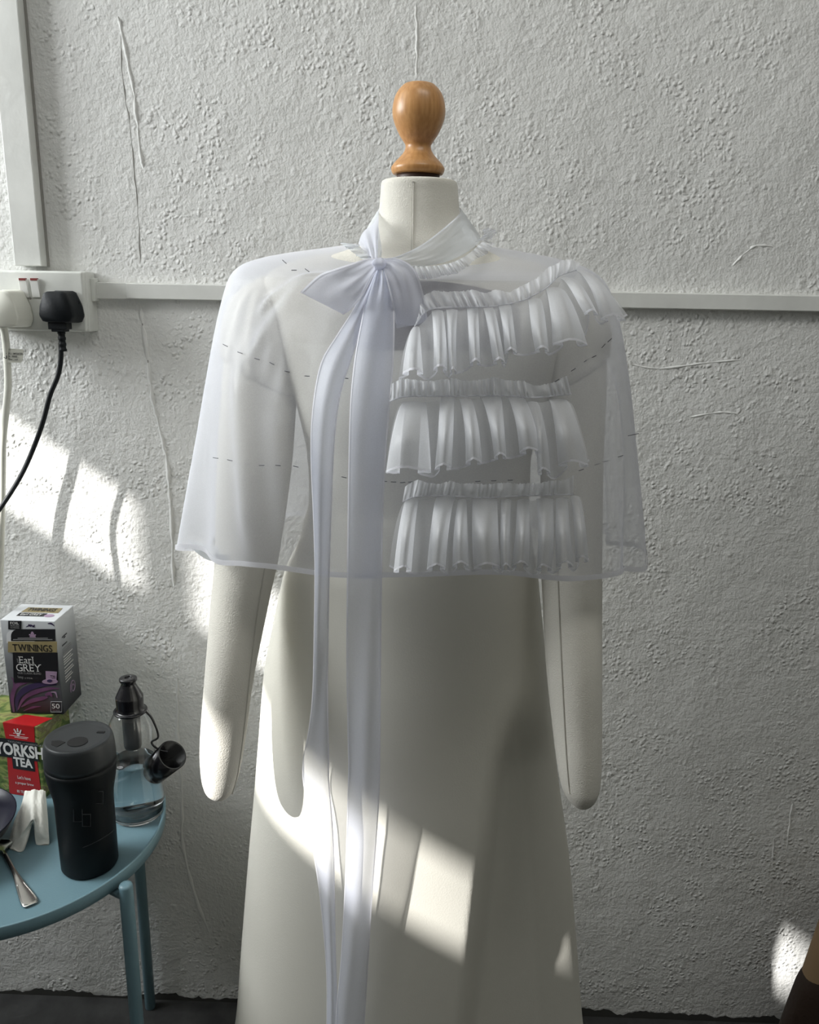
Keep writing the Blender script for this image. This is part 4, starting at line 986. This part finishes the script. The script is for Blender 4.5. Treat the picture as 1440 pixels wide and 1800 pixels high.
# ---- spoon
s0 = atz(55, 1590, ZF+.003); s1 = atz(6, 1497, ZF+.006)
dv = s1-s0; dv[2] = 0; L_ = np.linalg.norm(dv); dv /= L_; nv_ = np.array([-dv[1], dv[0], 0])
sp = thing('spoon', 'steel spoon with a flat square-ended handle lying in front of the navy bowl', 'spoon', (s0[0], s0[1], ZF))
prof_ = [(0, .0070, .0024), (.003, .0098, .0026), (.012, .0104, .0028), (.03, .0088, .0030), (.055, .0058, .0040), (.080, .0034, .0060), (L_, .0030, .0068)]
P = []
for d_, hw, z in catmull(prof_, 5):
    c_ = s0+dv*d_; c_[2] = ZF+z
    P.append([c_+nv_*hw*math.cos(t)+XZ*.0013*math.sin(t) for t in np.linspace(0, 2*PI, 14, endpoint=False)])
V, f = grid(P, False, True); f += [tuple(range(14)), tuple((len(P)-1)*14+j for j in range(14))[::-1]]
hd = mk('handle', V, f, M['spoon'], sp, True)
mk('handle_border', *tube(catmull([s0+dv*.050+nv_*.0040+XZ*.0016, s0+dv*.03+nv_*.0068+XZ*.0012, s0+dv*.012+nv_*.0086+XZ*.0011, s0+dv*.004+nv_*.0076+XZ*.0010, s0+dv*.0022+XZ*.0010, s0+dv*.004-nv_*.0076+XZ*.0010, s0+dv*.012-nv_*.0086+XZ*.0011, s0+dv*.03-nv_*.0068+XZ*.0012, s0+dv*.050-nv_*.0040+XZ*.0016], 5), .0007, 6), M['spoon'], hd, True)
c_ = s0+dv*(L_-.002); P = []
for d_ in np.linspace(0, 1, 12):
    hw = .003+.013*math.sin(PI*min(.97, d_*.97))**.8; zc = .0066-.0060*math.sin(PI*d_*.5)
    P.append([c_+dv*d_*.034+nv_*hw*u+XZ*(ZF+.0012+zc*.9-c_[2]+.004*u*u) for u in np.linspace(-1, 1, 9)])
P = np.array(P); V, f = join([grid(P), grid(P+np.array([0, 0, -.0008]))])
mk('spoon_bowl', V, f, M['spoon'], sp, True)

# ---- crumpled tissue
tn = []
tops = [(44, 1389), (52, 1388), (62, 1388), (72, 1388), (80, 1389)]
rowsT = [  # (px, py, height above tray) across, from back to front
 [(44, 1391, .024), (53, 1389, .028), (62, 1388, .030), (71, 1388, .028), (80, 1391, .024)],
 [(38, 1412, .026), (49, 1408, .034), (61, 1406, .036), (72, 1407, .034), (82, 1412, .025)],
 [(28, 1436, .020), (44, 1428, .032), (59, 1422, .037), (71, 1428, .032), (84, 1436, .022)],
 [(22, 1456, .014), (39, 1448, .026), (58, 1434, .036), (70, 1446, .027), (85, 1455, .017)],
 [(17, 1472, .007), (34, 1468, .017), (58, 1441, .034), (67, 1462, .018), (86, 1470, .009)],
 [(12, 1482, .002), (32, 1484, .006), (57, 1444, .030), (65, 1475, .007), (86, 1480, .003)],
 [(19, 1492, .001), (40, 1495, .001), (57, 1445, .027), (64, 1483, .001), (84, 1484, .001)]]
G = np.array([[atz(x, y, ZF+.001+h) for x, y, h in r_] for r_ in rowsT])
G = np.array([catmull(r_, 7) for r_ in G]); G = np.array([catmull(G[:, j], 7) for j in range(G.shape[1])])
G[:, :, 2] += rng.randn(*G.shape[:2])*.0004+.0012*np.sin(G[:, :, 0]*420+G[:, :, 1]*190)
G[:, :, 2] = np.maximum(G[:, :, 2], ZF+.0008)
G2 = G.copy(); G2[:, :, 2] = np.maximum(G2[:, :, 2]-.004, ZF+.0004)
V, f = join([grid(G), grid(G2[:, ::-1])])
o = mk('tissue', V, f, M['tissue'], None, True, base=(G[:, :, 0].mean(), G[:, :, 1].mean(), ZF)); o['label'] = 'crumpled white tissue lying between the navy bowl and the black mug'; o['category'] = 'tissue'

# ================================================================== BAG at the lower right
q0 = at(1440, 1630, -.16); q1 = at(1386, 1798, -.16)
sl_ = (q0[0]-q1[0])/(q0[2]-q1[2])
zB = q0[2]+.02; xf = q1[0]+sl_*(0-q1[2])
bag = thing('tote_bag', 'dark brown bag with a tan upper edge at the lower right corner', 'bag', (xf+.17, -.16, 0))
def bag_ring(z, grow=0.0):
    x0 = q1[0]+sl_*(z-q1[2])-grow; x1 = xf+.36-sl_*.4*z; b = .055*(1-.5*z/zB)+grow; cx = (x0+x1)/2; a = (x1-x0)/2
    return [(cx+a*np.sign(math.cos(t))*abs(math.cos(t))**.55, -.16+b*np.sign(math.sin(t))*abs(math.sin(t))**.7, z) for t in np.linspace(0, 2*PI, 48, endpoint=False)]
zm = at(1428, 1672, -.16)[2]
ZZ = np.linspace(0.001, zB, 16)
V, f = grid([bag_ring(z) for z in ZZ], False, True); f += [tuple(range(48))[::-1], tuple(15*48+j for j in range(48))]
mk('bag_body', V, f, M['tan'], bag, True, label='tan upper edge')
Pf = []
for z in np.linspace(.003, zm, 14):
    Pf.append(bag_ring(z, .0015+.004*math.sin(PI*min(1, z/zm*.9+.1))))
V, f = grid(Pf, False, True)
# rounded shoulder of the dark cover towards its left edge
V[:, 2] = np.where(V[:, 2] > zm*.8, V[:, 2]-np.clip((xf+.10+sl_*zm-V[:, 0])/.07, 0, 1)**2*.035*(V[:, 2]-zm*.8)/(zm*.2), V[:, 2])
mk('dark_cover', V, f, M['brown'], bag, True, label='dark brown lower cover')
